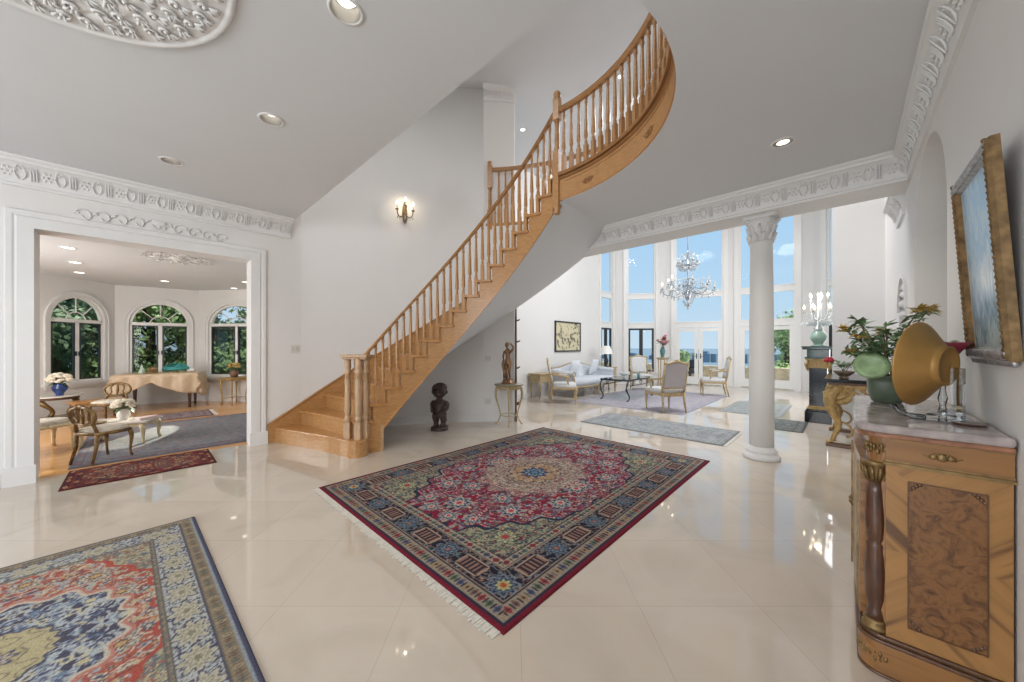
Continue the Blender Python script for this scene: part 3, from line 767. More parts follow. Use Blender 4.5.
for a in (80, 50, 20):
    m = MB()
    for s in (-1, 1):
        m.tube([pol(RV(a) - .016, a + s * (.3 + w * .45), 3.27 + .035 * sin(w * 1.6) * (1 - w / 9)) for w in [q * .5 for q in range(12)]], [.009 - q * .0005 for q in range(12)], 5)
        m.tube([pol(RV(a) - .016, a + s * (.3 + w * .35), 3.265 - .03 * sin(w * 1.4)) for w in [q * .5 for q in range(9)]], .006, 5)
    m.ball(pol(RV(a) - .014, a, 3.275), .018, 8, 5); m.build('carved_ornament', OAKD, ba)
rail_sweep([(pol(RV(a), a, 4.315), (cos(radians(a)), sin(radians(a)), 0)) for a in [93 - i * (93 - AE) / 70 for i in range(71)]], w=.034, h=.06).build('handrail', OAK, ba)
for i in range(30):
    a = 91.2 - i * 3.3
    if a > AE: baluster(ba, RV(a) + .01, a, UP + .01, 4.262)
# landing railing beyond the stair
la = thing('landing_railing', 'short oak landing railing seen behind the top of the stairs', 'railing', (0, 0, 0))
top_newel(la, RO + .02, 129.3, UP - .06, 4.62, False)
rail_sweep([(pol(RO + .02, a, 4.535), (cos(radians(a)), sin(radians(a)), 0)) for a in [128.6 - i * 1.1 for i in range(34)]], w=.034, h=.06).build('handrail', OAK, la)
sweepR([(RO - .02, UP - .0), (RO - .02, UP + .05), (RO + .05, UP + .05), (RO + .05, UP - .0)], 130.5, 91.5, 30, 'bottom_rail', OAK, la)
for i in range(17): baluster(la, RO + .02, 126.6 - i * 2.05, UP + .05, 4.48)

# ------------------------------------------------------------------ recessed downlights
def downlight(x, y, z, label, R=.075, bright=False, group=None, deep=False):
    t = thing('downlight', label, 'ceiling light', (x, y, z), 0, group)
    b = MB(); b.lathe([(R * 1.2, -.0005), (R * 1.18, -.006), (R * 1.0, -.007), (R * .97, -.001)], n=28, caps=False); b.build('trim_ring', TRIM, t)
    if deep:
        b = MB(); b.lathe([(R * .97, -.004), (R * .90, .05), (R * .80, .11), (R * .78, .115)], n=28, caps=False); b.build('reflector', CANR, t)
        b = MB(); b.lathe([(0, .040), (R * .5, .046), (R * .80, .072)], n=22, caps=False); b.build('lamp', CANLF, t)
    else:
        b = MB(); b.lathe([(R * .97, -.003), (R * .80, -.0025), (R * .62, -.0015)], n=28, caps=False); b.build('reflector', CANR, t)  # flat grey ring stands in for the shaded inside of a can
        b = MB(); b.lathe([(0, -.004), (R * (.95 if bright else .64), -.0028)], n=22, caps=False); b.build('lamp', CANLB if bright else CANL, t)
    return t
for (x, y), lb in zip(((-1.95, .76), (-3.32, .72), (-4.77, .21), (-.41, 3.91)),
        ('large recessed downlight in the foyer ceiling right of the oval plaster medallion', 'recessed downlight in the foyer ceiling, middle of the row of three on the left',
         'recessed downlight in the foyer ceiling just above the left wall cornice', 'recessed downlight in the foyer ceiling right of the balcony, above the column')):
    downlight(x, y, H, lb, deep=y < 2)
for (x, y), lb in zip(((-7.86, -.69), (-9.16, -.73), (-10.37, -.78), (-10.43, .36), (-10.53, 1.53), (-9.34, 1.56)),
        ('nearest downlight on the left of the dining room ceiling, biggest of three in line', 'middle downlight of the three in line at the left of the dining room ceiling', 'farthest downlight of the three in line at the left of the dining room ceiling',
         'dining room downlight above the cloth-covered table', 'farther of the two dining room downlights near the right arched window', 'nearer of the two dining room downlights near the right arched window')):
    downlight(x, y, 2.72, lb, R=.07, bright=True)
downlight(-5.0, 5.6, TOPZ, 'small upstairs downlight left of the top newel post', R=.05, bright=True); downlight(-2.8, 5.65, TOPZ, 'small upstairs downlight seen between the balcony balusters', R=.05, bright=True)
for x, y, z in ((-1.95, .76, H), (-3.32, .72, H), (-4.77, .21, H), (-.41, 3.91, H)):
    lamp('SPOT', 'downlight_beam', (x, y, z - .02), (0, 0, 0), 34 if y < 2 else 60, (1, .88, .72), spot_size=2.0, spot_blend=.8, shadow_soft_size=.025)
for x, y in ((-9.16, -.73), (-10.0, .5), (-9.34, 1.56)):
    lamp('SPOT', 'downlight_beam', (x, y, 2.69), (0, 0, 0), 30, (1, .92, .8), spot_size=2.3, spot_blend=.8, shadow_soft_size=.06)
# ------------------------------------------------------------------ knotted rugs
def rug_mat():
    m, t, b = nodes('knotted_wool')
    at = t.nodes.new('ShaderNodeVertexColor'); at.layer_name = 'Col'
    c = t.nodes.new('ShaderNodeTexCoord'); n = t.nodes.new('ShaderNodeTexNoise'); n.inputs['Scale'].default_value = 150; n.inputs['Detail'].default_value = 2
    t.links.new(c.outputs['Object'], n.inputs[0])
    r = ramp(t, n.outputs[0], [(.3, (.72, .72, .72)), (.7, (1.15, 1.15, 1.15))])
    mx = t.nodes.new('ShaderNodeMix'); mx.data_type = 'RGBA'; mx.blend_type = 'MULTIPLY'; mx.inputs[0].default_value = 1
    t.links.new(at.outputs[0], mx.inputs[6]); t.links.new(r.outputs[0], mx.inputs[7]); t.links.new(mx.outputs[2], b.inputs['Base Color'])
    b.inputs['Roughness'].default_value = .95; b.inputs['Specular IOR Level'].default_value = .1
    bp = t.nodes.new('ShaderNodeBump'); bp.inputs['Strength'].default_value = .25; bp.inputs['Distance'].default_value = .004
    t.links.new(n.outputs[0], bp.inputs['Height']); t.links.new(bp.outputs[0], b.inputs['Normal']); return m
WOOL = rug_mat()
FRINGE = P('cotton_fringe', (.66, .63, .57), .9, var=.12, scale=60)
def L_(c): return tuple(((x / 255) / 12.92 if x / 255 < .04045 else ((x / 255 + .055) / 1.055) ** 2.4) for x in c)
class Rug:
    """quarter pattern (x,y >= 0 from the rug centre), mirrored both ways; a is half width along x, b half length along y"""
    def __init__(s, W, Lh, res, seed):
        s.W, s.L, s.res = W, Lh, res; s.nx, s.ny = int(W / 2 / res) + 1, int(Lh / 2 / res) + 1
        s.x, s.y = np.meshgrid(np.linspace(0, W / 2, s.nx), np.linspace(0, Lh / 2, s.ny))
        s.ex, s.ey = W / 2 - s.x, Lh / 2 - s.y; s.e = np.minimum(s.ex, s.ey)
        s.side = s.ex < s.ey; s.t = np.where(s.side, s.y, s.x)      # coordinate along the border
        s.c = np.zeros((s.ny, s.nx, 3)); s.r = np.random.RandomState(seed)
    def fill(s, mask, col): s.c[mask] = L_(col)
    def smooth(s, k, freq):
        v = np.zeros_like(s.x)
        for _ in range(k):
            a = s.r.uniform(0, 2 * pi); f = freq * s.r.uniform(.6, 1.4); v += np.sin((s.x * cos(a) + s.y * sin(a)) * f + s.r.uniform(0, 6.28))
        return v / sqrt(k)
    def flower(s, cx, cy, r, n, cols, mask=None, rot=0., asp=1.):
        if r > .02:
            i0, i1 = max(0, int((cx - r * 1.3) / s.res)), int((cx + r * 1.3) / s.res) + 2; j0, j1 = max(0, int((cy - r * 1.3) / s.res)), int((cy + r * 1.3) / s.res) + 2
        else:
            i0, i1 = max(0, int((cx - r * 2) / s.res)), int((cx + r * 2) / s.res) + 2; j0, j1 = max(0, int((cy - r * 2) / s.res)), int((cy + r * 2) / s.res) + 2
        sx, sy = s.x[j0:j1, i0:i1] - cx, (s.y[j0:j1, i0:i1] - cy)
        if sx.size == 0: return
        u, v = sx * cos(rot) + sy * sin(rot), (-sx * sin(rot) + sy * cos(rot)) * asp
        rho = np.hypot(u, v) / r; ph = np.arctan2(v, u); lim = .80 + .2 * np.cos(n * ph)
        q = rho / lim; sub = s.c[j0:j1, i0:i1]; ok = q < 1
        if mask is not None: ok &= mask[j0:j1, i0:i1]
        k = len(cols)
        for i, c in enumerate(cols):
            lo, hi = i / k, (i + 1) / k; sub[ok & (q >= lo ** .8) & (q < hi ** .8)] = L_(c)
    def guard(s, e0, e1, bgc, lines, step, cols):
        m = (s.e >= e0) & (s.e < e1); s.fill(m, bgc); mid = (e0 + e1) / 2; hw = (e1 - e0) / 2
        u = (s.t / step); f = u - np.floor(u) - .5; k = np.floor(u).astype(int) % len(cols); d = np.abs(s.e - mid) / hw
        z = (np.abs(f) * 2.2 + d * 1.1)
        for i, c in enumerate(cols): s.fill(m & (z < .85) & (k == i), c)
        s.fill(m & (z < .35), lines)
        s.fill(m & (np.abs(np.abs(f) - .5) < .10) & (d < .5), lines)
        s.fill((np.abs(s.e - e0) < .004) | (np.abs(s.e - e1) < .004), lines)
    def scatter(s, mask, n, r0, r1, pal, petals=(4, 5, 6, 8)):
        ys, xs = np.nonzero(mask)
        for _ in range(n):
            i = s.r.randint(len(xs)); cx, cy = s.x[ys[i], xs[i]], s.y[ys[i], xs[i]]
            k = s.r.randint(2, 5); cols = [pal[s.r.randint(len(pal))] for _ in range(k)]
            s.flower(cx, cy, s.r.uniform(r0, r1), petals[s.r.randint(len(petals))], cols, mask, s.r.uniform(0, 3), s.r.uniform(.7, 1.6))
    def vines(s, mask, freq, w, col, k=7):
        v = s.smooth(k, freq); g = np.hypot(*np.gradient(v, s.res)) + 1e-3
        s.fill(mask & (np.abs(v) / g < w), col)
    def build(s, name, label, th=.011, cat='rug', loc=(0, 0), rz=0., wear=0., dull=None):
        q = s.c
        top = np.concatenate([q[:, :0:-1], q], 1); full = np.concatenate([top[:0:-1], top], 0)
        ny, nx = full.shape[:2]
        rn = np.random.RandomState(5); full = full * (1 + rn.uniform(-.10, .10, (ny, nx, 1)))
        if dull: k, c = dull; full = full * (1 - k) + np.array(L_(c)) * k
        full = np.clip(full, 0, 1)
        X, Y = np.meshgrid(np.linspace(-s.W / 2, s.W / 2, nx), np.linspace(-s.L / 2, s.L / 2, ny))
        ed = np.zeros((ny, nx), bool); ed[0] = ed[-1] = True; ed[:, 0] = ed[:, -1] = True
        wob = .0012 * np.sin(X * 7 + 1) + .001 * np.sin(Y * 5)
        Z = np.where(ed, .0008, th + wob)
        co = np.stack([X, Y, Z], -1).reshape(-1, 3).astype(np.float32)
        idx = np.arange(ny * nx).reshape(ny, nx)
        f = np.stack([idx[:-1, :-1], idx[:-1, 1:], idx[1:, 1:], idx[1:, :-1]], -1).reshape(-1, 4)
        me = bpy.data.meshes.new(name); me.vertices.add(len(co)); me.vertices.foreach_set('co', co.ravel())
        me.loops.add(f.size); me.loops.foreach_set('vertex_index', f.ravel().astype(np.int32))
        me.polygons.add(len(f)); me.polygons.foreach_set('loop_start', np.arange(0, f.size, 4, dtype=np.int32)); me.polygons.foreach_set('loop_total', np.full(len(f), 4, np.int32))
        me.update(calc_edges=True)
        at = me.color_attributes.new('Col', 'FLOAT_COLOR', 'POINT')
        at.data.foreach_set('color', np.concatenate([full.reshape(-1, 3), np.ones((ny * nx, 1))], 1).astype(np.float32).ravel())
        me.materials.append(WOOL)
        o = bpy.data.objects.new(name, me); COL.objects.link(o); o.location = (loc[0], loc[1], .0006); o.rotation_euler = (0, 0, rz)
        return tag(o, label, cat)
def fringe(parent, W, y, s, n, L=.05):
    b = MB(); r = random.Random(2)
    for i in range(n):
        x = -W / 2 + W * (i + .5) / n; l = L * r.uniform(.75, 1.1); dx = r.uniform(-.006, .006); w = W / n * .42
        b.add([(x - w, y, .001), (x + w, y, .001), (x + w + dx, y + s * l, .001), (x - w + dx, y + s * l, .001), (x - w, y, .006), (x + w, y, .006), (x + w + dx, y + s * l, .003), (x - w + dx, y + s * l, .003)],
              [(4, 5, 6, 7), (0, 4, 7, 3), (1, 2, 6, 5), (2, 3, 7, 6), (0, 1, 5, 4)])
    return b.build('fringe', FRINGE, parent)
NAVY, CRIM, CREAM, SAGE, SKY, TAN = (34, 38, 66), (142, 22, 58), (202, 192, 172), (128, 134, 118), (104, 134, 160), (164, 136, 108)
def main_rug():
    R = Rug(2.48, 3.42, .006, 1)
    R.fill(R.e >= 0, CRIM); W2, L2 = R.W / 2, R.L / 2
    # field with spandrels
    fx, fy = (R.x / (W2 - .41)), (R.y / (L2 - .41)); ph = np.arctan2(fy, fx)
    lim = 1.06 + .035 * np.cos(26 * ph); d = np.maximum(fx * .98, np.maximum(fy * .96, (fx + fy) * .70)) 
    field = d < lim * .93; sp_ = (~field) & (R.e > .40)
    R.fill(sp_, (150, 150, 128)); R.vines(sp_, 40, .005, (76, 86, 74)); R.scatter(sp_, 600, .008, .022, [(86, 104, 92), (182, 172, 136), NAVY, (120, 44, 62), (110, 136, 130)])
    R.flower(W2 - .58, L2 - .60, .10, 8, [(170, 60, 60), SAGE, (190, 180, 140), (60, 84, 80)])
    R.fill(field, CRIM); R.vines(field, 30, .0042, (196, 168, 160), 8); R.vines(field, 26, .004, (58, 40, 70), 8)
    R.scatter(field, 1500, .008, .026, [CREAM, NAVY, SKY, (92, 98, 104), (170, 60, 96), (58, 72, 84), (120, 20, 50), (150, 134, 130), (88, 108, 96), (130, 16, 52), (40, 44, 70)])
    for cx, cy, r in ((.0, 1.0, .13), (.42, .80, .12), (.30, 1.10, .09), (.62, .40, .11), (.55, .05, .12), (.20, .68, .10), (.66, .75, .07), (.12, 1.20, .08)):
        R.flower(cx, cy, r, 8, [(180, 60, 90), CREAM, NAVY, SKY, (176, 160, 146)], field)
    for cx, cy in ((.25, .92), (.5, .58)):
        for k in range(5): R.flower(cx + k * .012, cy + k * .035, .05, 1, [CREAM, (130, 40, 70)], field, rot=.3, asp=5)
    out = (np.abs(d - lim * .93) < .014) & (R.e > .40); R.fill(out, NAVY)
    # medallion
    rho = np.hypot(R.x / .50, R.y / .60); ph = np.arctan2(R.y / .6, R.x / .5); q = rho / (.9 + .08 * np.cos(12 * ph))
    med = q < 1; R.fill(med, (168, 152, 138)); R.vines(med, 50, .004, (96, 84, 92)); R.scatter(med, 520, .008, .022, [CREAM, (186, 174, 160), (120, 96, 92), (150, 124, 100), (86, 96, 112), (128, 44, 66)])
    R.scatter((q > .9) & (q < 1.12), 260, .012, .03, [(168, 152, 138), (120, 110, 120), CREAM, CRIM, (150, 138, 132)])
    in_ = q < .56; R.fill(in_, (172, 138, 108)); R.scatter(in_, 60, .01, .03, [CREAM, (110, 60, 50), (96, 92, 92), (190, 170, 140)]); R.fill((q > .53) & (q < .56), (70, 60, 70))
    R.flower(0, 0, .16, 8, [(90, 130, 160), (40, 50, 80), (140, 170, 190), (40, 48, 84), (60, 90, 130)])
    # borders from the inside out
    R.guard(.335, .40, (160, 152, 132), (70, 62, 72), .085, [(140, 40, 62), (90, 106, 98), (64, 74, 104)])
    m = (R.e >= .135) & (R.e < .335); R.fill(m, (22, 25, 46))
    stp = .245; u = R.t / stp; k = np.round(u).astype(int); f = (u - k) * stp; dm = R.e - .235
    R.vines(m, 75, .0035, (120, 112, 112)); R.scatter(m, 620, .007, .016, [(110, 122, 134), (150, 130, 116), (60, 84, 112), (122, 70, 70), (90, 104, 92)])
    R.fill(m & (np.abs(np.abs(dm) - .094) < .004), (150, 132, 118))
    cart = m & (k % 2 == 1) & (np.abs(f) < .105) & (np.abs(dm) < .062) & (np.abs(f) + np.abs(dm) < .15); R.fill(cart, (168, 146, 128))
    c2 = cart & (np.abs(f) < .092) & (np.abs(dm) < .050); R.fill(c2, (46, 40, 52)); R.fill(c2 & (np.abs(np.mod(f, .034) - .017) < .007) & (np.abs(dm) < .04), (150, 112, 100))
    for i in range(0, 12, 2):
        for (cx, cy) in ((W2 - .235, i * stp), (i * stp, L2 - .235)):
            if cx <= W2 - .2 and cy <= L2 - .2:
                R.flower(cx, cy, .098, 8, [(160, 110, 90), (46, 62, 92), (120, 140, 152), (34, 40, 70), (96, 116, 132), (34, 40, 70), (118, 130, 138)], m)
    R.flower(W2 - .235, L2 - .235, .10, 8, [(170, 80, 60), (190, 180, 120), (90, 110, 120), (36, 44, 80), (120, 130, 140)], m)
    R.guard(.04, .135, (150, 140, 126), (60, 52, 62), .06, [(120, 92, 84), (150, 58, 60), (82, 102, 84), (74, 84, 116), (156, 128, 96)])
    R.fill((R.e > .028) & (R.e < .042), NAVY); R.fill(R.e < .028, (112, 16, 40))
    o = R.build('area_rug', 'large crimson and navy patterned rug with cream medallion in the middle of the foyer', loc=(-2.40, 2.875), dull=(.05, (150, 142, 136)))
    fringe(o, 2.44, -1.71, -1, 150, .055); fringe(o, 2.44, 1.71, 1, 150, .045)
main_rug()
def left_rug():
    R = Rug(1.5, 2.2, .0065, 3); W2, L2 = .75, 1.1
    CORAL = (166, 76, 66); R.fill(R.e >= 0, CORAL)
    fx, fy = R.x / (W2 - .27), R.y / (L2 - .27); ph = np.arctan2(fy, fx)
    d = np.maximum(fx * .93 + .05 * np.cos(R.y * 26), (fx + fy) * .66 + .02 * np.cos(R.y * 40)); field = (d < .96) & (fy < 1); sp_ = ~field & (R.e > .26)
    R.fill(sp_, (164, 160, 136)); R.vines(sp_, 60, .004, (104, 110, 96)); R.scatter(sp_, 160, .008, .024, [(120, 124, 110), (186, 178, 140), (80, 96, 120), (150, 90, 80)])
    R.fill(field, CORAL); R.vines(field, 42, .004, (206, 190, 174), 8); R.vines(field, 36, .0035, (96, 50, 52), 8)
    R.scatter(field, 480, .008, .030, [(198, 190, 172), (70, 78, 104), (150, 164, 176), (190, 160, 110), (104, 60, 58), (176, 96, 80), (180, 176, 160)])
    R.fill((np.abs(d - .96) < .022) & (R.e > .26), (170, 62, 54))
    for cx, cy, r in ((.0, .72, .09), (.26, .55, .09), (.36, .25, .08), (.2, .85, .07)): R.flower(cx, cy, r, 8, [(190, 160, 110), (100, 60, 60), (200, 192, 170), (80, 90, 120), (180, 172, 150)], field)
    rho = np.hypot(R.x / .40, R.y / .50); ph = np.arctan2(R.y, R.x); q = rho / (.93 + .05 * np.cos(16 * ph)); med = q < 1
    R.fill(q < 1.10, (186, 120, 108)); R.fill(q < 1.05, (196, 186, 172)); R.fill(med, (44, 52, 84)); R.vines(med, 55, .006, (168, 176, 184)); R.scatter(med, 190, .010, .028, [(180, 190, 196), (100, 128, 156), (196, 186, 150), (60, 72, 110), (170, 180, 190)])
    R.fill(q < .46, (182, 172, 134)); R.vines(q < .46, 60, .004, (120, 116, 100)); R.flower(0, 0, .085, 8, [(60, 76, 120), (180, 170, 150), (60, 70, 110), (160, 150, 110)])
    R.fill((q > .44) & (q < .47), (60, 68, 100))
    m = (R.e >= .10) & (R.e < .235); R.fill(m, (176, 182, 182)); R.vines(m, 110, .0035, (60, 74, 112)); R.scatter(m, 700, .006, .014, [(50, 62, 102), (186, 190, 188), (36, 46, 84), (170, 178, 178), (180, 176, 160)])
    for i in range(6):
        for cx, cy in ((W2 - .168, .0 + i * .20), (.0 + i * .26, L2 - .168)):
            if cx < W2 - .1 and cy < L2 - .1:
                side = cx > W2 - .2
                R.flower(cx, cy, .082, 2 if False else 8, [(130, 128, 108), (186, 182, 164), (150, 146, 128), (182, 178, 160), (184, 180, 164), (44, 58, 98)], m, rot=pi / 2 if not side else 0, asp=.72)
    for e0, e1, c in ((.235, .243, (44, 60, 92)), (.25, .262, (44, 60, 92)), (.092, .10, (36, 50, 90))): R.fill((R.e >= e0) & (R.e < e1), c)
    R.guard(.243, .262, (140, 130, 110), (80, 84, 90), .03, [(96, 100, 100), (150, 120, 100)])
    R.guard(.03, .092, (134, 122, 102), (92, 88, 82), .04, [(96, 96, 90), (156, 140, 110), (110, 84, 72)])
    R.fill(R.e < .030, (44, 58, 96)); R.fill((R.e < .034) & (R.e > .026), (140, 150, 160)); R.fill((~R.side) & (R.e < .03), (106, 96, 84))
    R.build('area_rug', 'coral, navy and cream medallion rug in the near left corner of the foyer', loc=(-2.612, -.425), rz=pi / 2 + radians(1.4), dull=(.20, (150, 140, 126)))
left_rug()
def plain_rug(name, W, L, seed, bg, pal, border, label, loc, res=.018, rz=0., dull=None, med=None, bw=.12, edge=None):
    R = Rug(W, L, res, seed); R.fill(R.e >= 0, bg); f = R.e > bw
    R.vines(f, 26, res * .6, pal[0], 8); R.scatter(f, int(70 * W * L / (res / .018)), res * 1.2, res * 4, pal)
    if med:
        q = np.hypot(R.x / (W * .3), R.y / (L * .28)); R.fill((q < 1) & (q > .93), pal[0]); R.scatter(q < .9, 60, res, res * 3, med)
    R.guard(bw * .55, bw, border[0], border[1], bw * .9, [border[2], border[3]]); R.guard(bw * .12, bw * .5, border[1], border[0], bw, [border[3], border[2]])
    R.fill(R.e < max(.02, res * 1.1), edge or border[1]); return R.build(name, label, loc=loc, rz=rz, dull=dull)
o = plain_rug('runner_rug', 2.25, 1.10, 4, (126, 134, 140), [(150, 156, 158), (96, 106, 116), (162, 160, 152), (84, 92, 104)], ((140, 144, 146), (70, 78, 92), (108, 116, 124), (160, 158, 150)),
          'blue-grey runner rug on the marble between the foyer and the seating group', (-2.33, 5.94), dull=(.42, (184, 187, 188)), edge=(20, 24, 36), bw=.14)
b = MB()
fr = fringe(o, 1.06, 0, 1, 60, .05); fr.rotation_euler = (0, 0, -pi / 2); fr.location = (1.12, 0, 0)
plain_rug('area_rug', 2.6, 3.7, 5, (138, 136, 150), [(160, 158, 166), (112, 112, 134), (150, 130, 140), (170, 168, 170)], ((150, 148, 158), (110, 108, 128), (140, 120, 130), (168, 164, 166)),
          'large faded lilac-grey rug under the coffee table and armchairs in the living room', (-3.62, 9.1), res=.022, dull=(.5, (190, 186, 192)), med=[(120, 120, 140), (166, 160, 160)], bw=.25)
plain_rug('area_rug', 1.05, 1.9, 6, (120, 130, 130), [(150, 156, 152), (90, 100, 108), (104, 116, 112)], ((138, 142, 140), (88, 96, 100), (110, 118, 116), (150, 150, 146)),
          'small grey-green rug behind the white column near the glass doors', (-1.42, 9.2), res=.02, dull=(.5, (182, 184, 183)))
plain_rug('area_rug', .7, 1.05, 12, (112, 116, 114), [(136, 138, 134), (84, 90, 94), (100, 108, 106)], ((128, 130, 126), (70, 74, 78), (100, 104, 102), (140, 138, 132)),
          'small dark grey mat on the marble left of the black and gold pedestal', (-.84, 7.58), res=.02, dull=(.3, (140, 142, 140)))
# dining room rugs
plain_rug('runner_rug', .76, 1.14, 7, (128, 64, 58), [(60, 54, 66), (168, 130, 100), (98, 44, 46), (150, 120, 100), (74, 70, 76)], ((120, 60, 54), (84, 40, 42), (60, 56, 70), (170, 140, 110)),
          'small red-brown patterned rug across the dining room doorway', (-5.67, .045), res=.009, bw=.12)
plain_rug('area_rug', 2.6, 2.45, 8, (112, 116, 126), [(134, 136, 142), (84, 90, 108), (140, 116, 112), (120, 122, 128)], ((112, 96, 100), (66, 68, 86), (130, 72, 68), (128, 126, 130)),
          'large blue-grey rug with dark red border on the dining room floor', (-7.46, .68), res=.015, dull=(.35, (140, 140, 146)), bw=.2)
o = plain_rug('area_rug', .85, 1.25, 9, (130, 112, 118), [(150, 130, 130), (96, 84, 100), (160, 150, 146)], ((140, 124, 126), (96, 80, 90), (150, 100, 100), (160, 150, 146)),
          'narrow faded pink-grey rug in front of the cloth-covered table', (-9.4, .38), res=.015)
fringe(o, .82, .62, 1, 40, .07)
# ------------------------------------------------------------------ credenza by the right wall and what stands on it
def mount(b, c, w, h, axis='x'):
    """small bronze relief: scrolls and a centre boss in the plane y=const (axis x) or on a curve"""
    for s in (-1, 1):
        b.tube([(c[0] + s * w * (.08 + .42 * q / 9), c[1], c[2] + h * .5 * sin(q * .9) * (1 - q / 10)) for q in range(10)], [h * .11 * (1 - q / 14) for q in range(10)], 5)
        b.ball((c[0] + s * w * .22, c[1], c[2]), (w * .12, .004, h * .3), 7, 5)
    b.ball(c, (w * .14, .006, h * .5), 8, 5)
cb = thing('credenza', 'tall inlaid wooden credenza with burl end panel and rose marble top by the right wall', 'cabinet', (0, 0, 0))
FX, BX, NY, BY = .052, .425, 2.10, 3.20       # front plane, back, near end, far end
def outline(off=0., cant=.062):
    y0, y1, x0 = NY - off, BY + off, FX - off; c = cant + off * .6
    q = [(BX, y0)] + [(x0 + c - c * sin(t), y0 + c - c * cos(t)) for t in [i * pi / 12 for i in range(7)]]
    q += [(x0 + c - c * cos(t), y1 - c + c * sin(t)) for t in [i * pi / 12 for i in range(7)]] + [(BX, y1)]
    return q[::-1]
b = MB(); b.prism(outline(-.012), .16, .985); b.build('carcass', VENH, cb)
b = MB(); b.prism(outline(.016), .012, .135); b.build('plinth', VENH, cb, bevel=.004)
b = MB(); b.prism(outline(.024), .135, .15); b.prism(outline(.014), .15, .165); b.prism(outline(.02), 0, .012); b.build('plinth_mould', WALN, cb, bevel=.004)
b = MB(); b.prism(outline(.030), .995, 1.03); b.build('marble_top', PINKM, cb, bevel=.012)
b = MB(); b.prism(outline(.022), .975, .996); b.build('top_mould', PINKE, cb, bevel=.006)
yp = NY + .010
b = MB(); b.box(((.115 + BX) / 2, yp - .004, .925), (BX - .115, .016, .098)); b.build('frieze', VENH, cb)
b = MB(); b.box(((.115 + BX) / 2, yp - .008, .872), (BX - .10, .02, .012)); b.box(((.115 + BX) / 2, yp - .006, .884), (BX - .11, .016, .006))
b.box(((.115 + BX) / 2, yp - .006, .972), (BX - .11, .016, .006)); b.build('frieze_bead', GOLD, cb)
# end panel: diagonal banding round a burl field
xl, xr, zb, zt = .115, .422, .166, .866; ix0, ix1, iz0, iz1 = .176, .368, .232, .812; y = NY - .002
def quad(name, pts, mat):
    m = MB(); n = len(pts); m.add([(x, y, z) for x, z in pts] + [(x, NY + .012, z) for x, z in pts], [tuple(range(n))] + [(i, i + n, (i + 1) % n + n, (i + 1) % n) for i in range(n)]); return m.build(name, mat, cb)
quad('end_stile', [(xl, zb), (ix0, iz0), (ix0, (iz0 + iz1) / 2), (xl, (iz0 + iz1) / 2)], VENR); quad('end_stile', [(xl, (iz0 + iz1) / 2), (ix0, (iz0 + iz1) / 2), (ix0, iz1), (xl, zt)], VENL)
quad('end_stile', [(ix1, iz0), (xr, zb), (xr, (iz0 + iz1) / 2), (ix1, (iz0 + iz1) / 2)], VENL); quad('end_stile', [(ix1, (iz0 + iz1) / 2), (xr, (iz0 + iz1) / 2), (xr, zt), (ix1, iz1)], VENR)
quad('end_rail', [(xl, zb), (xr, zb), (ix1, iz0), (ix0, iz0)], VENL); quad('end_rail', [(ix0, iz1), (ix1, iz1), (xr, zt), (xl, zt)], VENR)
m = MB(); m.box(((ix0 + ix1) / 2, y + .004, (iz0 + iz1) / 2), (ix1 - ix0 - .002, .008, iz1 - iz0 - .002)); tag(m.build('end_panel', BURL, cb), 'dark burl walnut panel')
m = MB()
for xx in (ix0, ix1): m.box((xx, y - .001, (iz0 + iz1) / 2), (.004, .006, iz1 - iz0))
for zz in (iz0, iz1): m.box(((ix0 + ix1) / 2, y - .001, zz), (ix1 - ix0, .006, .004))
for sx, xx in ((1, ix0), (-1, ix1)):
    for sz, zz in ((1, iz0), (-1, iz1)):
        for q in range(4): m.ball((xx + sx * (.006 + .008 * q), y - .001, zz + sz * (.03 - .008 * q)), (.007, .003, .007), 6, 4)
m.build('panel_stringing', WALN, cb)
m = MB(); mount(m, (.262, NY - .008, .925), .10, .034); m.build('bronze_mount', GOLD, cb)
# corner columns
for cy_, s in ((NY + .036, 1), (BY - .036, -1)):
    cx_ = FX + .036
    m = MB(); m.lathe([(.034, .205), (.030, .235), (.026, .255), (.033, .30), (.035, .42), (.030, .50), (.031, .52), (.026, .53), (.031, .545), (.034, .62), (.029, .74), (.025, .79)], (cx_, cy_, 0), n=18); m.build('corner_column', MAHOG, cb)
    m = MB(); m.lathe([(.043, .166), (.043, .18), (.036, .19), (.040, .20), (.034, .21)], (cx_, cy_, 0), n=18); m.build('column_base', GOLD, cb); m = MB()
    m.lathe([(.027, .785), (.030, .80), (.036, .845), (.042, .86), (.042, .868)], (cx_, cy_, 0), n=18)
    for q in range(10):
        a = 2 * pi * q / 10; m.tube([(cx_ + r * cos(a), cy_ + r * sin(a), z) for r, z in ((.028, .79), (.036, .82), (.044, .848), (.042, .838))], [.007, .008, .006, .003], 5)
    m.build('column_capital', GOLD, cb)
    for zc in (.925, .075):
        m = MB()
        for q in range(9):
            a = pi * 1.5 - (q / 8) * pi / 2 if s > 0 else pi / 2 + (q / 8) * pi / 2
            r = .063 + (.016 if zc < .5 else -.006)
            ccx, ccy = FX + .062, (NY + .062 if s > 0 else BY - .062)
            m.ball((ccx + r * cos(a), ccy + r * sin(a), zc + .014 * sin(q * 2.2)), (.006, .006, .013), 6, 4)
            m.ball((ccx + r * cos(a), ccy + r * sin(a), zc - .014 * sin(q * 2.2)), (.004, .004, .008), 6, 4)
        m.build('corner_mount', GOLD, cb)
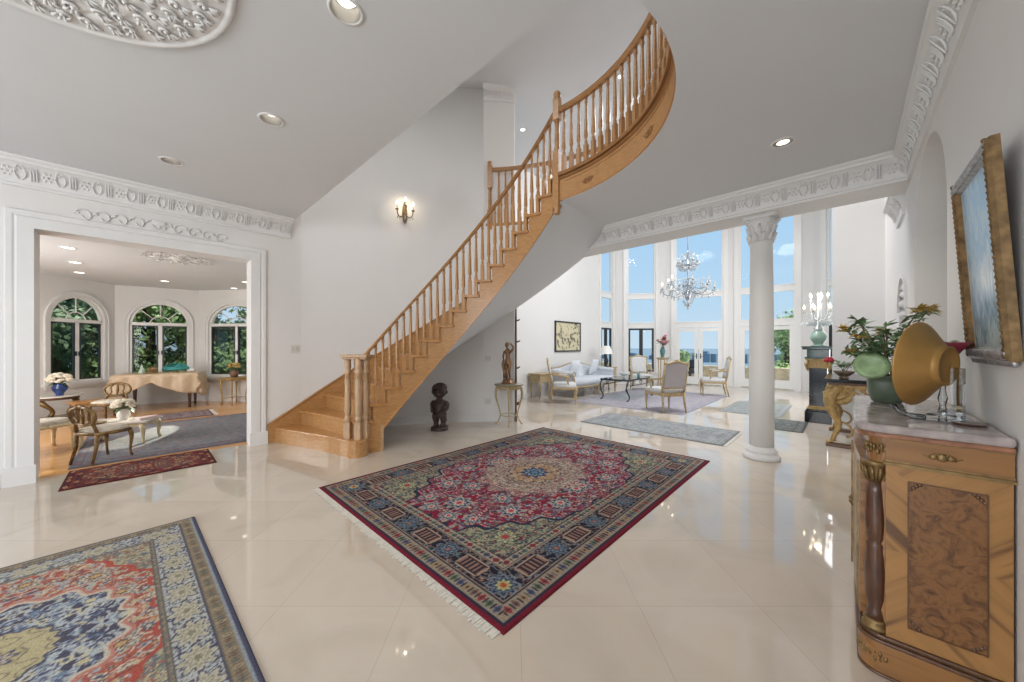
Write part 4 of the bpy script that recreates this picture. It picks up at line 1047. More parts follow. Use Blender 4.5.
# front doors, swelling slightly into the room
for s in (-1, 1):
    ya, yb = (NY + .10, 2.645) if s < 0 else (2.655, BY - .10); m = MB(); rings = []
    for i in range(9):
        yy = ya + (yb - ya) * i / 8; f = FX - .004 - .022 * sin(pi * (yy - NY) / (BY - NY))
        rings.append([(f, yy, .175), (f, yy, .86), (FX + .03, yy, .86), (FX + .03, yy, .175)])
    m.strip(rings); d = m.build('door', VENH, cb)
    m = MB(); ym = (ya + yb) / 2
    for yy in (ya + .02, yb - .02):
        f = FX - .010 - .022 * sin(pi * (yy - NY) / (BY - NY)); m.box((f, yy, .517), (.008, .012, .64))
    m.build('door_mount', GOLD, d)
    m = MB(); m.tube([(FX - .03, 2.65 + s * .03, .50), (FX - .042, 2.65 + s * .03, .52), (FX - .03, 2.65 + s * .03, .54)], .005, 6); m.build('handle', GOLD, d)

BOWLM = P('gold_lacquer', (.42, .23, .065), .42, .35, var=.14, scale=7)
Rz = Vector((-.88, .48, .06)).normalized().to_track_quat('Z', 'Y').to_matrix()
t = thing('bowl', 'large gold lacquered bowl standing on its edge on the credenza', 'bowl', (.268, 2.36, 1.268)); t.scale = (.95, .95, .97)
m = MB(); m.lathe([(0, -.036), (.072, -.036), (.076, -.052), (.086, -.052), (.088, -.034), (.094, -.028), (.135, .004), (.168, .028), (.188, .044), (.192, .050), (.186, .050), (.160, .030), (.126, .006), (.085, -.024), (0, -.03)], n=48, M=Rz); m.build('bowl_body', BOWLM, t)
t = thing('display_stand', 'clear acrylic display stand holding the gold bowl upright', 'stand', (.268, 2.36, 1.0305))
m = MB(); m.box((.062, -.05, .115), (.018, .05, .23), radians(20)); m.box((.02, .02, .006), (.15, .07, .012), radians(10)); m.build('back_upright', ACRYL, t)
m = MB(); m.tube(bez((-.115, -.01, .055), (-.10, -.01, .02), (-.07, -.01, .004), (-.02, 0, .010), 8), [.010] * 9, 8); m.tube([(-.115, .03, .05), (-.09, .03, .012), (-.02, .03, .010)], .009, 8); m.build('front_hook', ACRYL, t)
t = thing('compote', 'ruby glass dish on a clear stem behind the gold bowl', 'dish', (.318, 2.53, 1.0305))
m = MB(); m.lathe([(0, .255), (.016, .255), (.04, .268), (.058, .30), (.085, .332), (.083, .336), (.054, .312), (.034, .28), (0, .268)], n=28); m.build('dish', P('ruby_glass_dish', (.30, .03, .06), .1, var=.15, spec=.8), t)
m = MB(); m.lathe([(.05, 0), (.05, .006), (.016, .014), (.010, .05), (.016, .08), (.009, .12), (.012, .2), (.015, .256), (0, .256)], n=18); m.build('stem', ACRYL, t)
t = thing('saucer', 'small round brown coaster on the credenza beside the acrylic stand', 'coaster', (.36, 2.30, 1.0305))
m = MB(); m.lathe([(0, 0), (.038, 0), (.046, .006), (.046, .01), (.04, .008), (0, .007)], n=24); m.build('coaster_disc', MAHOG, t)

GLZ = P('celadon_dark_glaze', (.095, .125, .085), .3, var=.25, scale=12)
def foliage(parent, rnd, stems, mat_leaf, n_leaf, L, spread=1.):
    tw = MB(); lf = MB()
    for pts in stems:
        tw.tube(pts, [.005 * (1 - .5 * i / len(pts)) for i in range(len(pts))], 5)
        for k in range(n_leaf):
            i = rnd.uniform(.35, 1) * (len(pts) - 1.01); j = int(i); p = Vector(pts[j]).lerp(Vector(pts[j + 1]), i - j)
            d = Vector((rnd.uniform(-1, 1), rnd.uniform(-1, 1), rnd.uniform(-.4, .8))); l = L * rnd.uniform(.6, 1.25)
            lf.leaf(p, d, (rnd.uniform(-.4, .4), rnd.uniform(-.4, .4), 1), l, l * .24)
    tw.build('stem', STEMM, parent); lf.build('leaf_mass', mat_leaf, parent)
rnd = random.Random(11)
t = thing('flower_pot', 'square green glazed pot with leafy yellow flowering plant on the credenza', 'plant', (.165, 2.93, 1.0305))
m = MB()
def sq(h, r): return [(x * h, y * h) for x, y in [(cos(a) * (1 + .12 * abs(sin(2 * a)) * 1), sin(a) * (1 + .12 * abs(sin(2 * a)))) for a in [2 * pi * i / 24 for i in range(24)]]]
rings = []
for h, z in ((.05, 0), (.062, .008), (.074, .05), (.080, .11), (.078, .14), (.084, .145), (.084, .155), (.074, .155), (.068, .12)): rings.append([(x, y, z) for x, y in sq(h, 0)])
m.strip(rings, smooth=True); m.build('pot', GLZ, t)
m = MB(); m.lathe([(0, .128), (.07, .126)], n=20); m.build('soil', STEMM, t)
stems = []
for i in range(15):
    a = 2 * pi * i / 15 + rnd.uniform(-.2, .2); r = rnd.uniform(.08, .26); hgt = rnd.uniform(.28, .46) if i % 3 else rnd.uniform(.40, .52)
    e = (r * cos(a) - .02, r * .8 * sin(a), hgt); stems.append([tuple(v) for v in bez((.02 * cos(a), .02 * sin(a), .12), (.04 * cos(a), .04 * sin(a), .26), (e[0] * .7, e[1] * .7, e[2] * .95), e, 7)])
foliage(t, rnd, stems, GREENL, 30, .058)
for i, s_ in enumerate(stems):
    if i % 2 == 0 and i < 14:
        p = Vector(s_[-1]); m = MB()
        for k in range(22):
            d = Vector((rnd.uniform(-1, 1), rnd.uniform(-1, 1), rnd.uniform(-.1, 1))).normalized(); m.leaf(p, d, (0, 0, 1), .05, .011, .35)
        m.ball(p, .010, 7, 5); m.build('flower', YELP, t)
m = MB(); m.tube([tuple(v) for v in bez((.02, .0, .15), (.06, .0, .3), (.10, -.05, .30), (.22, -.1, .33), 8)], .004, 5)
for k in range(10): m.leaf((.12 + .012 * k, -.055 - .005 * k, .31 + .003 * k), (rnd.uniform(-.3, 1), rnd.uniform(-1, 1), rnd.uniform(-.2, .5)), (0, 0, 1), .07, .018)
m.build('side_spray', GREENL, t)
m = MB(); m.lathe([(0, 0), (.05, .004), (.075, .016), (.077, .018), (.05, .009), (0, .005)], n=26, M=Matrix.Rotation(radians(72), 3, 'X')); o = m.build('broad_leaf', P('pale_leaf', (.30, .43, .22), .35, var=.35, scale=16), t); o.location = (-.065, -.085, .205)

# ------------------------------------------------------------------ painting on the right wall
def canvas_mat(name, stops, scale, dist=2., stretch=(1, 1, 1), rough=.5):
    m, t, b = nodes(name); c = t.nodes.new('ShaderNodeTexCoord'); mp = t.nodes.new('ShaderNodeMapping'); mp.inputs['Scale'].default_value = stretch
    t.links.new(c.outputs['Object'], mp.inputs[0]); n = t.nodes.new('ShaderNodeTexNoise'); n.inputs['Scale'].default_value = scale; n.inputs['Detail'].default_value = 6; n.inputs['Distortion'].default_value = dist
    t.links.new(mp.outputs[0], n.inputs[0]); r = ramp(t, n.outputs[0], stops); t.links.new(r.outputs[0], b.inputs['Base Color']); b.inputs['Roughness'].default_value = rough; return m
def seascape():
    m, t, b = nodes('seascape_paint'); c = t.nodes.new('ShaderNodeTexCoord'); s = t.nodes.new('ShaderNodeSeparateXYZ'); t.links.new(c.outputs['Object'], s.inputs[0])
    n = t.nodes.new('ShaderNodeTexNoise'); n.inputs['Scale'].default_value = 14; n.inputs['Detail'].default_value = 7; n.inputs['Distortion'].default_value = 1.5; mp = t.nodes.new('ShaderNodeMapping'); mp.inputs['Scale'].default_value = (1, 1.6, .5); t.links.new(c.outputs['Object'], mp.inputs[0]); t.links.new(mp.outputs[0], n.inputs[0])
    ad = t.nodes.new('ShaderNodeMath'); ad.operation = 'MULTIPLY_ADD'; ad.inputs[1].default_value = .5; t.links.new(n.outputs[0], ad.inputs[0]); t.links.new(s.outputs['Z'], ad.inputs[2])
    r = ramp(t, ad.outputs[0], [(.20, (.36, .42, .36)), (.32, (.50, .60, .62)), (.40, (.14, .22, .28)), (.48, (.26, .42, .56)), (.60, (.62, .70, .76)), (.70, (.30, .50, .68)), (.80, (.54, .68, .78)), (.90, (.32, .54, .74)), (1.0, (.55, .70, .80))]); t.links.new(r.outputs[0], b.inputs['Base Color']); b.inputs['Roughness'].default_value = .32; return m
SEA = seascape(); SILVERG = P('silver_gilt_relief', (.40, .40, .41), .35, .6, var=.35, scale=40, bump=.2); GILTF = P('antique_gold_frame', (.20, .125, .055), .4, .5, var=.45, scale=26, bump=.2)
pt = thing('painting', 'blue seascape painting in a thick carved gold and silver frame on the right wall', 'painting', (.429, 2.315, 1.295))
pt.rotation_euler = (0, radians(-3.4), 0)
# local: y along the wall (-.30..30), z 0..80, -x into the room
m = MB(); m.box((-.008, 0, .40), (.010, .47, .70)); tag(m.build('canvas', SEA, pt), 'blue painted canvas')
def frame_side(b, y0, z0, y1, z1, prof, inn):
    u = Vector((0, y1 - y0, z1 - z0)).normalized(); n = Vector((0, *inn))
    rings = []
    for (yy, zz, sgn) in ((y0, z0, 1), (y1, z1, -1)):
        rings.append([Vector((x, yy, zz)) + n * w + u * (w * sgn) for x, w in prof])
    b.strip(rings)
fprof = [(.0, 0), (-.022, 0), (-.034, .008), (-.031, .016), (-.036, .024), (-.026, .036), (-.029, .041), (-.014, .052), (-.0, .055)]
Yh, Zh = .28, .79
for nm, args, mat in (('frame_side', (-Yh, Zh, -Yh, 0, fprof, (1, 0)), GILTF), ('frame_side', (Yh, 0, Yh, Zh, fprof, (-1, 0)), GILTF), ('frame_top', (Yh, Zh, -Yh, Zh, fprof, (0, -1)), SILVERG), ('frame_bottom', (-Yh, 0, Yh, 0, fprof, (0, 1)), SILVERG)):
    m = MB(); frame_side(m, *args)
    vert = nm == 'frame_side'; yy = args[0]
    if vert:
        for i in range(34): m.ball((-.031, yy + (.024 if yy < 0 else -.024), .02 + i * .0232), (.008, .012, .009), 6, 4)
    else:
        zz = args[1]
        for i in range(26): m.ball((-.031, -.255 + i * .0204, zz + (.03 if zz < .1 else -.03)), (.008, .008, .016), 6, 4)
        if zz < .1:
            for i in range(28): m.ball((-.014, -.265 + i * .0196, -.004), (.010, .006, .014), 6, 4)
    m.build(nm, mat, pt)
m = MB(); m.box((-.001, 0, .40), (.006, .49, .72)); m.build('backing_board', WALN, pt)

# ------------------------------------------------------------------ gilt console, bowl with rose, pedestal and candelabrum
cs = thing('console_table', 'carved gilt griffin-legged console table with dark marble top by the right wall', 'console table', (.10, 7.02, 0))
m = MB(); m.box((.0, 0, .895), (.66, 1.36, .028)); m.box((0, 0, .872), (.62, 1.32, .02)); m.build('marble_top', BLACK, cs, bevel=.006)
m = MB(); m.box((0, 0, .855), (.60, 1.28, .016)); m.box((0, 0, .838), (.57, 1.25, .02)); m.build('top_mould', WALN, cs, bevel=.004)
m = MB()
for s in (-1, 1):
    for q in range(9):
        m.tube([(-.27 + .13 * cos(w) * .3 + q * .062, s * .60, .765 + .045 * sin(w + q)) for w in [v * .7 for v in range(8)]], .012, 5)
        m.ball((-.27 + q * .065, s * .60, .80 - .02 * (q % 2)), (.026, .014, .026), 7, 5)
    for q in range(14):
        m.ball((-.275, -.58 + q * .088, .79 - .02 * (q % 2)), (.014, .036, .032), 7, 5)
m.box((.0, -.60, .815), (.54, .02, .03)); m.box((0, .60, .815), (.54, .02, .03)); m.box((-.275, 0, .815), (.02, 1.2, .03)); m.build('carved_apron', GILTW, cs)
for sy in (-1, 1):
    for sx in (-1, 1):
        if sx > 0: m = MB(); m.tube([(.22, sy * .58, z) for z in (.05, .2, .5, .82)], [.03, .022, .026, .03], 8); m.build('leg', GILTW, cs); continue
        x = -.245; y = sy * .585; m = MB()
        m.tube([tuple(v) for v in bez((x + .10, y, .82), (x - .10, y, .72), (x - .02, y, .50), (x + .05, y, .36), 8)] + [tuple(v) for v in bez((x + .05, y, .36), (x + .10, y, .26), (x + .0, y, .16), (x + .005, y, .07), 6)][1:], [.05, .062, .07, .072, .066, .058, .052, .046, .042, .038, .034, .030, .028, .027, .030], 10)
        m.ball((x - .01, y, .735), (.05, .04, .055), 10, 7); m.tube([(x - .04, y, .73), (x - .085, y, .715), (x - .09, y, .69)], [.025, .018, .006], 7)
        m.leaf((x + .04, y, .62), (.6, 0, .7), (0, 1, 0), .26, .06); m.tube([tuple(v) for v in bez((x + .03, y, .60), (x + .16, y, .58), (x + .22, y, .72), (x + .20, y, .80), 7)], [.03, .04, .045, .04, .035, .03, .02, .01], 7)
        for q in (-1, 0, 1): m.tube([(x + .0, y + q * .02, .07), (x - .045, y + q * .03, .055), (x - .06, y + q * .033, .045)], [.018, .016, .008], 6)
        m.tube([tuple(v) for v in bez((x + .06, y, .34), (x + .20, y, .34), (x + .24, y, .18), (x + .14, y, .14), 8)], .014, 6)
        m.build('griffin_leg', GILTW, cs)
    m = MB(); m.box((0, sy * .585, .022), (.62, .10, .044)); m.box((0, sy * .585, .038), (.58, .08, .02)); m.build('foot_rail', WALN, cs, bevel=.005)
t = thing('planter', 'footed brown bowl with a red rose and leaves on the gilt console', 'plant', (-.03, 6.58, .9095))
m = MB(); m.lathe([(.05, 0), (.055, .01), (.035, .022), (.06, .04), (.10, .075), (.115, .10), (.108, .102), (.085, .07), (0, .05)], n=22); m.build('footed_bowl', P('brown_ceramic', (.17, .13, .085), .4, var=.4, scale=14), t)
stems = [[tuple(v) for v in bez((0, 0, .06), (rnd.uniform(-.05, .05), 0, .15), (x * .7, y, .2), (x, y, z), 6)] for x, y, z in ((-.14, -.03, .24), (.10, .05, .24), (.03, -.08, .20), (-.05, .08, .22), (.15, -.05, .28))]
foliage(t, rnd, stems, GREENL, 9, .09)
m = MB(); p = Vector((-.15, -.03, .25))
for r_, n_, z_ in ((.05, 7, -.01), (.035, 6, .01), (.02, 4, .02)):
    for q in range(n_):
        a = 2 * pi * q / n_ + r_ * 30; m.ball(p + Vector((r_ * cos(a) * .7, r_ * sin(a) * .7, z_)), (.026, .026, .024), 7, 5)
tag(m.build('rose_bloom', REDP, t), 'red rose bloom')

pd = thing('pedestal', 'tall black marble and gilt pedestal beyond the gilt console', 'pedestal', (-.37, 8.33, 0), TH * .0)
m = MB(); m.box((0, 0, .10), (.36, .36, .20)); m.box((0, 0, .215), (.32, .32, .03)); m.build('base_block', BLACK, pd, bevel=.006)
m = MB(); m.box((0, 0, .245), (.30, .30, .03)); m.box((0, 0, .275), (.27, .27, .03)); m.build('base_mould', GILTW, pd, bevel=.006)
m = MB(); m.strip([[(-w, -w, z), (w, -w, z), (w, w, z), (-w, w, z)] for w, z in ((.12, .29), (.12, .96))]); m.build('shaft', BLACK, pd)
m = MB(); m.box((0, 0, 1.03), (.26, .26, .14)); m.box((0, 0, 1.11), (.34, .34, .03))
for s in (-1, 1):
    for u in (-1, 1): m.tube([(s * .13, u * .13, 1.08), (s * .16, u * .16, 1.03), (s * .145, u * .145, .94), (s * .13, u * .13, .90)], [.025, .03, .018, .006], 7)
m.build('gilt_capital', GILTW, pd, bevel=.004)
m = MB(); m.box((0, 0, 1.14), (.36, .36, .03)); m.box((0, 0, 1.22), (.30, .30, .14)); m.box((0, 0, 1.31), (.42, .42, .045)); m.box((0, 0, 1.335), (.45, .45, .02)); m.build('marble_cap', TEALM, pd, bevel=.008)
cd = thing('candelabrum', 'lit crystal candelabrum with pale green vase body on the black and gilt pedestal', 'candelabrum', (-.37, 8.33, 1.345))
m = MB(); m.lathe([(.10, 0), (.10, .02), (.06, .03), (.07, .05), (.11, .12), (.12, .18), (.085, .25), (.05, .28), (.06, .30)], n=24); m.build('vase_body', P('pale_green_porcelain', (.36, .52, .44), .2, var=.1, scale=10), cd)
m = MB(); m.lathe([(.06, .29), (.07, .32), (.045, .35), (.05, .39), (.028, .42), (.02, .5), (.03, .55), (.02, .6), (.015, .9), (.03, .93), (0, .97)], n=16); m.build('gilt_stem', CRYST, cd)
for i in range(10):
    a = 2 * pi * i / 10; d = Vector((cos(a), sin(a), 0)) * (1.15 if i % 2 else .75); m = MB(); hh = .60 + .20 * (1 - i % 2)
    m.tube([tuple(v) for v in bez((0, 0, .5), d * .10 + Vector((0, 0, .42)), d * .2 + Vector((0, 0, .5)), d * .17 + Vector((0, 0, hh)), 8)], .007, 6); m.lathe([(.0, 0), (.035, .01), (.03, .016), (0, .012)], d * .17 + Vector((0, 0, hh)), n=10)
    ar = m.build('arm', CRYST, cd); m = MB(); m.tube([d * .17 + Vector((0, 0, hh + z)) for z in (.01, .08)], .010, 7); m.build('candle', CANDLE, ar)
    m = MB(); m.lathe([(.008, 0), (.017, .02), (.014, .04), (0, .075)], d * .17 + Vector((0, 0, hh + .08)), n=8); m.build('bulb', BULB, ar)
    m = MB()
    for q in range(5): m.lathe([(0, 0), (.016, .02), (.012, .05), (0, .085)], d * (.08 + .03 * q) + Vector((0, 0, .36 + .02 * (q % 2))), n=6)
    tag(m.build('crystal_drops', CRYST, ar), kind='stuff')
lamp('POINT', 'candelabrum_glow', (-.37, 8.15, 2.15), (0, 0, 0), 4, (1, .8, .55), shadow_soft_size=.04)
# ------------------------------------------------------------------ things along the stair wall
def body(name, joints, edges, mat, parent, sub=2, root=0):
    me = bpy.data.meshes.new(name); me.from_pydata([j[:3] for j in joints], edges, []); o = bpy.data.objects.new(name, me); COL.objects.link(o)
    sk = o.modifiers.new('skin', 'SKIN'); me.skin_vertices or None
    if not me.skin_vertices: me.attributes
    for v, j in zip(me.skin_vertices[0].data, joints):
        v.radius = (j[3], j[4] if len(j) > 4 else j[3])
    me.skin_vertices[0].data[root].use_root = True
    s = o.modifiers.new('sub', 'SUBSURF'); s.levels = sub; s.render_levels = sub; sk.use_smooth_shade = True
    me.materials.append(mat); o.parent = parent; return o
t = thing('carved_figure', 'dark carved wooden figure with a big head standing on the floor under the stairs', 'statue', (-4.77, 3.33, 0), face_rz(.55, -.8)); t.scale = (1.2, 1.15, 1)
m = MB(); m.lathe([(.115, 0), (.12, .012), (.115, .05), (.10, .06), (0, .062)], n=20); m.build('base', EBONY, t)
m = MB()
def lofts(m, rows, n=14):
    m.strip([[(cx + rx * cos(2 * pi * i / n), cy + ry * sin(2 * pi * i / n), z) for i in range(n)] for z, rx, ry, cx, cy in rows], smooth=True)
for s in (-1, 1):
    lofts(m, [(.055, .035, .055, s * .05, .02), (.09, .03, .04, s * .05, .0), (.15, .042, .048, s * .055, -.005), (.22, .05, .055, s * .05, .02), (.27, .045, .06, s * .04, .01)])
lofts(m, [(.20, .09, .075, 0, 0), (.25, .098, .085, 0, 0), (.30, .085, .08, 0, .01), (.36, .075, .07, 0, .015), (.43, .085, .065, 0, .005), (.47, .08, .055, 0, -.005), (.49, .045, .045, 0, -.005), (.52, .04, .042, 0, 0), (.53, .04, .042, 0, 0)])
for s in (-1, 1):
    m.tube([(s * .08, 0, .46), (s * .108, -.005, .42), (s * .105, .0, .35), (s * .085, .055, .30), (s * .03, .085, .31)], [.026, .028, .025, .022, .02], 9)
    for q in range(4): m.tube([(s * (.03 - q * .004), .083 + .004 * q, .31 - .012 * q), (s * .004, .092, .31 - .012 * q)], .007, 6)
m.build('figure', EBONY, t)
m = MB(); m.ball((0, .005, .625), (.098, .105, .115), 20, 14); m.ball((0, .085, .575), (.055, .035, .04), 12, 8)
m.tube([(0, .10, .655), (0, .128, .60), (0, .105, .585)], [.012, .022, .014], 8); m.tube([(-.03, .108, .563), (0, .116, .566), (.03, .108, .563)], .009, 6)
for s in (-1, 1): m.ball((s * .042, .092, .64), (.022, .014, .012), 8, 6); m.tube([(s * .02, .108, .668), (s * .05, .10, .674), (s * .075, .075, .66)], .008, 6); m.ball((s * .10, 0, .61), (.014, .024, .034), 8, 6)
m.build('head', EBONY, t)
m = MB(); m.strip([[(.104 * cos(2 * pi * i / 24) * k, .004 + .110 * sin(2 * pi * i / 24) * k, z + .012 * sin(2 * pi * i / 24) * -1) for i in range(24)] for k, z in ((1.0, .66), (.97, .69), (.80, .725), (.5, .742), (.1, .747))], smooth=True); m.build('carved_hair', EBONY, t)

ptab = thing('pedestal_table', 'small round gilt plant table with four slender cabriole legs beside the stair wall', 'side table', (-4.23, 4.38, 0))
m = MB(); m.lathe([(.0, .672), (.225, .672), (.25, .680), (.252, .692), (.245, .70), (0, .70)], n=36); m.build('tabletop', P('olive_marble', (.25, .22, .16), .2, var=.3, scale=12), ptab)
m = MB(); m.lathe([(.205, .615), (.215, .63), (.215, .672), (.19, .672), (.19, .615)], n=32, caps=False); m.lathe([(.0, .64), (.2, .64)], n=24)
for q in range(16):
    a = 2 * pi * q / 16; m.ball((.215 * cos(a), .215 * sin(a), .628), (.014, .014, .02), 6, 4)
m.build('apron', PALEG, ptab)
for q in range(4):
    a = TH + pi / 2 * q; d = Vector((cos(a), sin(a), 0))
    m = MB(); m.tube([tuple(v) for v in bez(d * .19 + Vector((0, 0, .66)), d * .30 + Vector((0, 0, .52)), d * .13 + Vector((0, 0, .26)), d * .15 + Vector((0, 0, .15)), 9)] + [tuple(v) for v in bez(d * .15 + Vector((0, 0, .15)), d * .16 + Vector((0, 0, .08)), d * .21 + Vector((0, 0, .02)), d * .235 + Vector((0, 0, .012)), 5)][1:], [.024, .024, .022, .02, .017, .015, .013, .012, .011, .011, .011, .011, .012, .014, .012], 8); m.build('leg', PALEG, ptab)
m = MB(); m.tube([(.145 * cos(w), .145 * sin(w), .165) for w in [2 * pi * i / 24 for i in range(25)]], .008, 6); m.build('stretcher', PALEG, ptab)
bz = thing('figurine', 'bronze standing nude figure with one arm raised on the small gilt table', 'statue', (-4.25, 4.38, .70), face_rz(.3, -.95))
m = MB(); m.lathe([(.12, 0), (.125, .015), (.10, .03), (.085, .075), (.075, .08), (0, .085)], n=18); m.build('base', BRONZE, bz)
J = [(0, 0, .37, .052, .045), (.0, 0, .44, .042, .036), (.005, .0, .52, .055, .04), (.01, 0, .565, .045, .032), (.015, .005, .60, .022), (.02, .01, .635, .02),
     (-.032, 0, .34, .036), (-.04, .03, .22, .025), (-.03, -.005, .10, .016), (-.03, .035, .09, .013),
     (.034, 0, .34, .038), (.032, .012, .22, .026), (.018, -.01, .10, .017), (.02, .035, .09, .014),
     (-.065, 0, .555, .022), (-.11, .01, .63, .018), (-.05, .02, .70, .013), (.075, 0, .55, .022), (.095, .0, .46, .018), (.06, .05, .40, .013)]
body('figure', J, [(0, 1), (1, 2), (2, 3), (3, 4), (4, 5), (0, 6), (6, 7), (7, 8), (8, 9), (0, 10), (10, 11), (11, 12), (12, 13), (3, 14), (14, 15), (15, 16), (3, 17), (17, 18), (18, 19)], BRONZE, bz)
m = MB(); m.ball((.02, .012, .668), (.031, .036, .042), 14, 10); m.tube([(.02, .045, .672), (.02, .055, .66), (.02, .046, .656)], .006, 6); m.ball((.02, -.012, .682), (.035, .034, .035), 12, 8); m.build('head', BRONZE, bz)
m = MB(); m.tube([(.05, .03, .09), (.055, .01, .2), (.09, .02, .33), (.06, .05, .42)], [.03, .035, .028, .018], 8); m.build('drapery', BRONZE, bz)
t = thing('carved_staff', 'tall thin dark wooden staff standing behind the small gilt table at the wall end', 'staff', (-4.30, 4.63, 0))
m = MB(); m.lathe([(.025, 0), (.028, .05), (.024, .10), (.020, .14), (.022, .6), (.019, 1.0), (.021, 1.5), (.017, 2.06), (0, 2.08)], n=12); m.build('shaft', WALN, t)
for z, a in ((.30, 0), (.32, .6), (.95, .3), (1.42, .1), (1.80, .2)): m = MB(); m.tube([(.015 * cos(a + TH), .015 * sin(a + TH), z), (.07 * cos(a + TH), .07 * sin(a + TH), z + .02), (.075 * cos(a + TH), .075 * sin(a + TH), z + .035)], [.016, .012, .006], 7); m.build('peg', WALN, t)
def plate(name, loc, rz, label):
    t = thing(name, label, 'switch', loc, rz); m = MB(); m.box((0, .0, 0), (.11, .008, .115)); m.build('cover_plate', PLAST, t, bevel=.003)
    m = MB(); m.box((-.024, -.006, 0), (.03, .008, .065)); m.box((.024, -.006, 0), (.03, .008, .065)); m.build('rocker', P('switch_rocker', (.62, .60, .57), .35, var=.01), t)
q = pol(RO - .016, 182.5, 1.31); plate('light_switch', (XL + .006, 1.55, 1.31), pi / 2, 'double light switch plate on the left wall beside the foot of the stairs')
dirn = atan2(p1[1] - p0[1], p1[0] - p0[0])
def onret(s, z): return (p0[0] + (p1[0] - p0[0]) * s + .004 * sin(dirn), p0[1] + (p1[1] - p0[1]) * s - .004 * cos(dirn), z)
plate('light_switch', onret(.14, 1.13), dirn, 'light switch plate on the wall left of the bronze figure'); plate('wall_outlet', onret(.14, .36), dirn, 'low wall outlet left of the small gilt table')

# wall sconce
sc_p = pol(RO - .012, 154.6, 3.62); inw = Vector((-cos(radians(154.6)), -sin(radians(154.6)), 0)); sd = Vector((-inw.y, inw.x, 0))
t = thing('wall_sconce', 'lit gilt and crystal candle sconce high on the curved stair wall', 'wall lamp', sc_p)
m = MB(); m.tube([Vector((0, 0, z)) + inw * .015 for z in (-.16, -.1, 0, .12, .2)], [.008, .035, .045, .035, .01], 8); m.build('back_plate', GOLD, t)
for k in (-1, 0, 1):
    m = MB(); e = sd * (.13 * k) + inw * (.12 + .05 * (k == 0)); m.tube([tuple(v) for v in bez(inw * .02, inw * .08 + Vector((0, 0, -.12)) + sd * .06 * k, e + Vector((0, 0, -.10)), e + Vector((0, 0, .02 + .05 * (k == 0))), 9)], .009, 6)
    z0 = .02 + .05 * (k == 0); m.lathe([(0, 0), (.03, .006), (.028, .014), (0, .012)], e + Vector((0, 0, z0)), n=10); ar = m.build('arm', GOLD, t)
    m = MB(); m.tube([e + Vector((0, 0, z0 + .01)), e + Vector((0, 0, z0 + .09))], .010, 8); m.build('candle', CANDLE, ar)
    m = MB(); m.lathe([(.008, 0), (.016, .02), (.013, .04), (0, .07)], e + Vector((0, 0, z0 + .09)), n=8); m.build('bulb', BULB, ar)
    m = MB()
    for q in range(4): m.lathe([(0, 0), (.011, .014), (.008, .03), (0, .055)], e * (.5 + .15 * q) + Vector((0, 0, -.10 - .03 * (q % 2))), n=6)
    tag(m.build('crystal_drops', CRYST, ar), kind='stuff')
lamp('POINT', 'sconce_glow', Vector(sc_p) + inw * .16 + Vector((0, 0, .18)), (0, 0, 0), 3.5, (1, .82, .58), shadow_soft_size=.02)

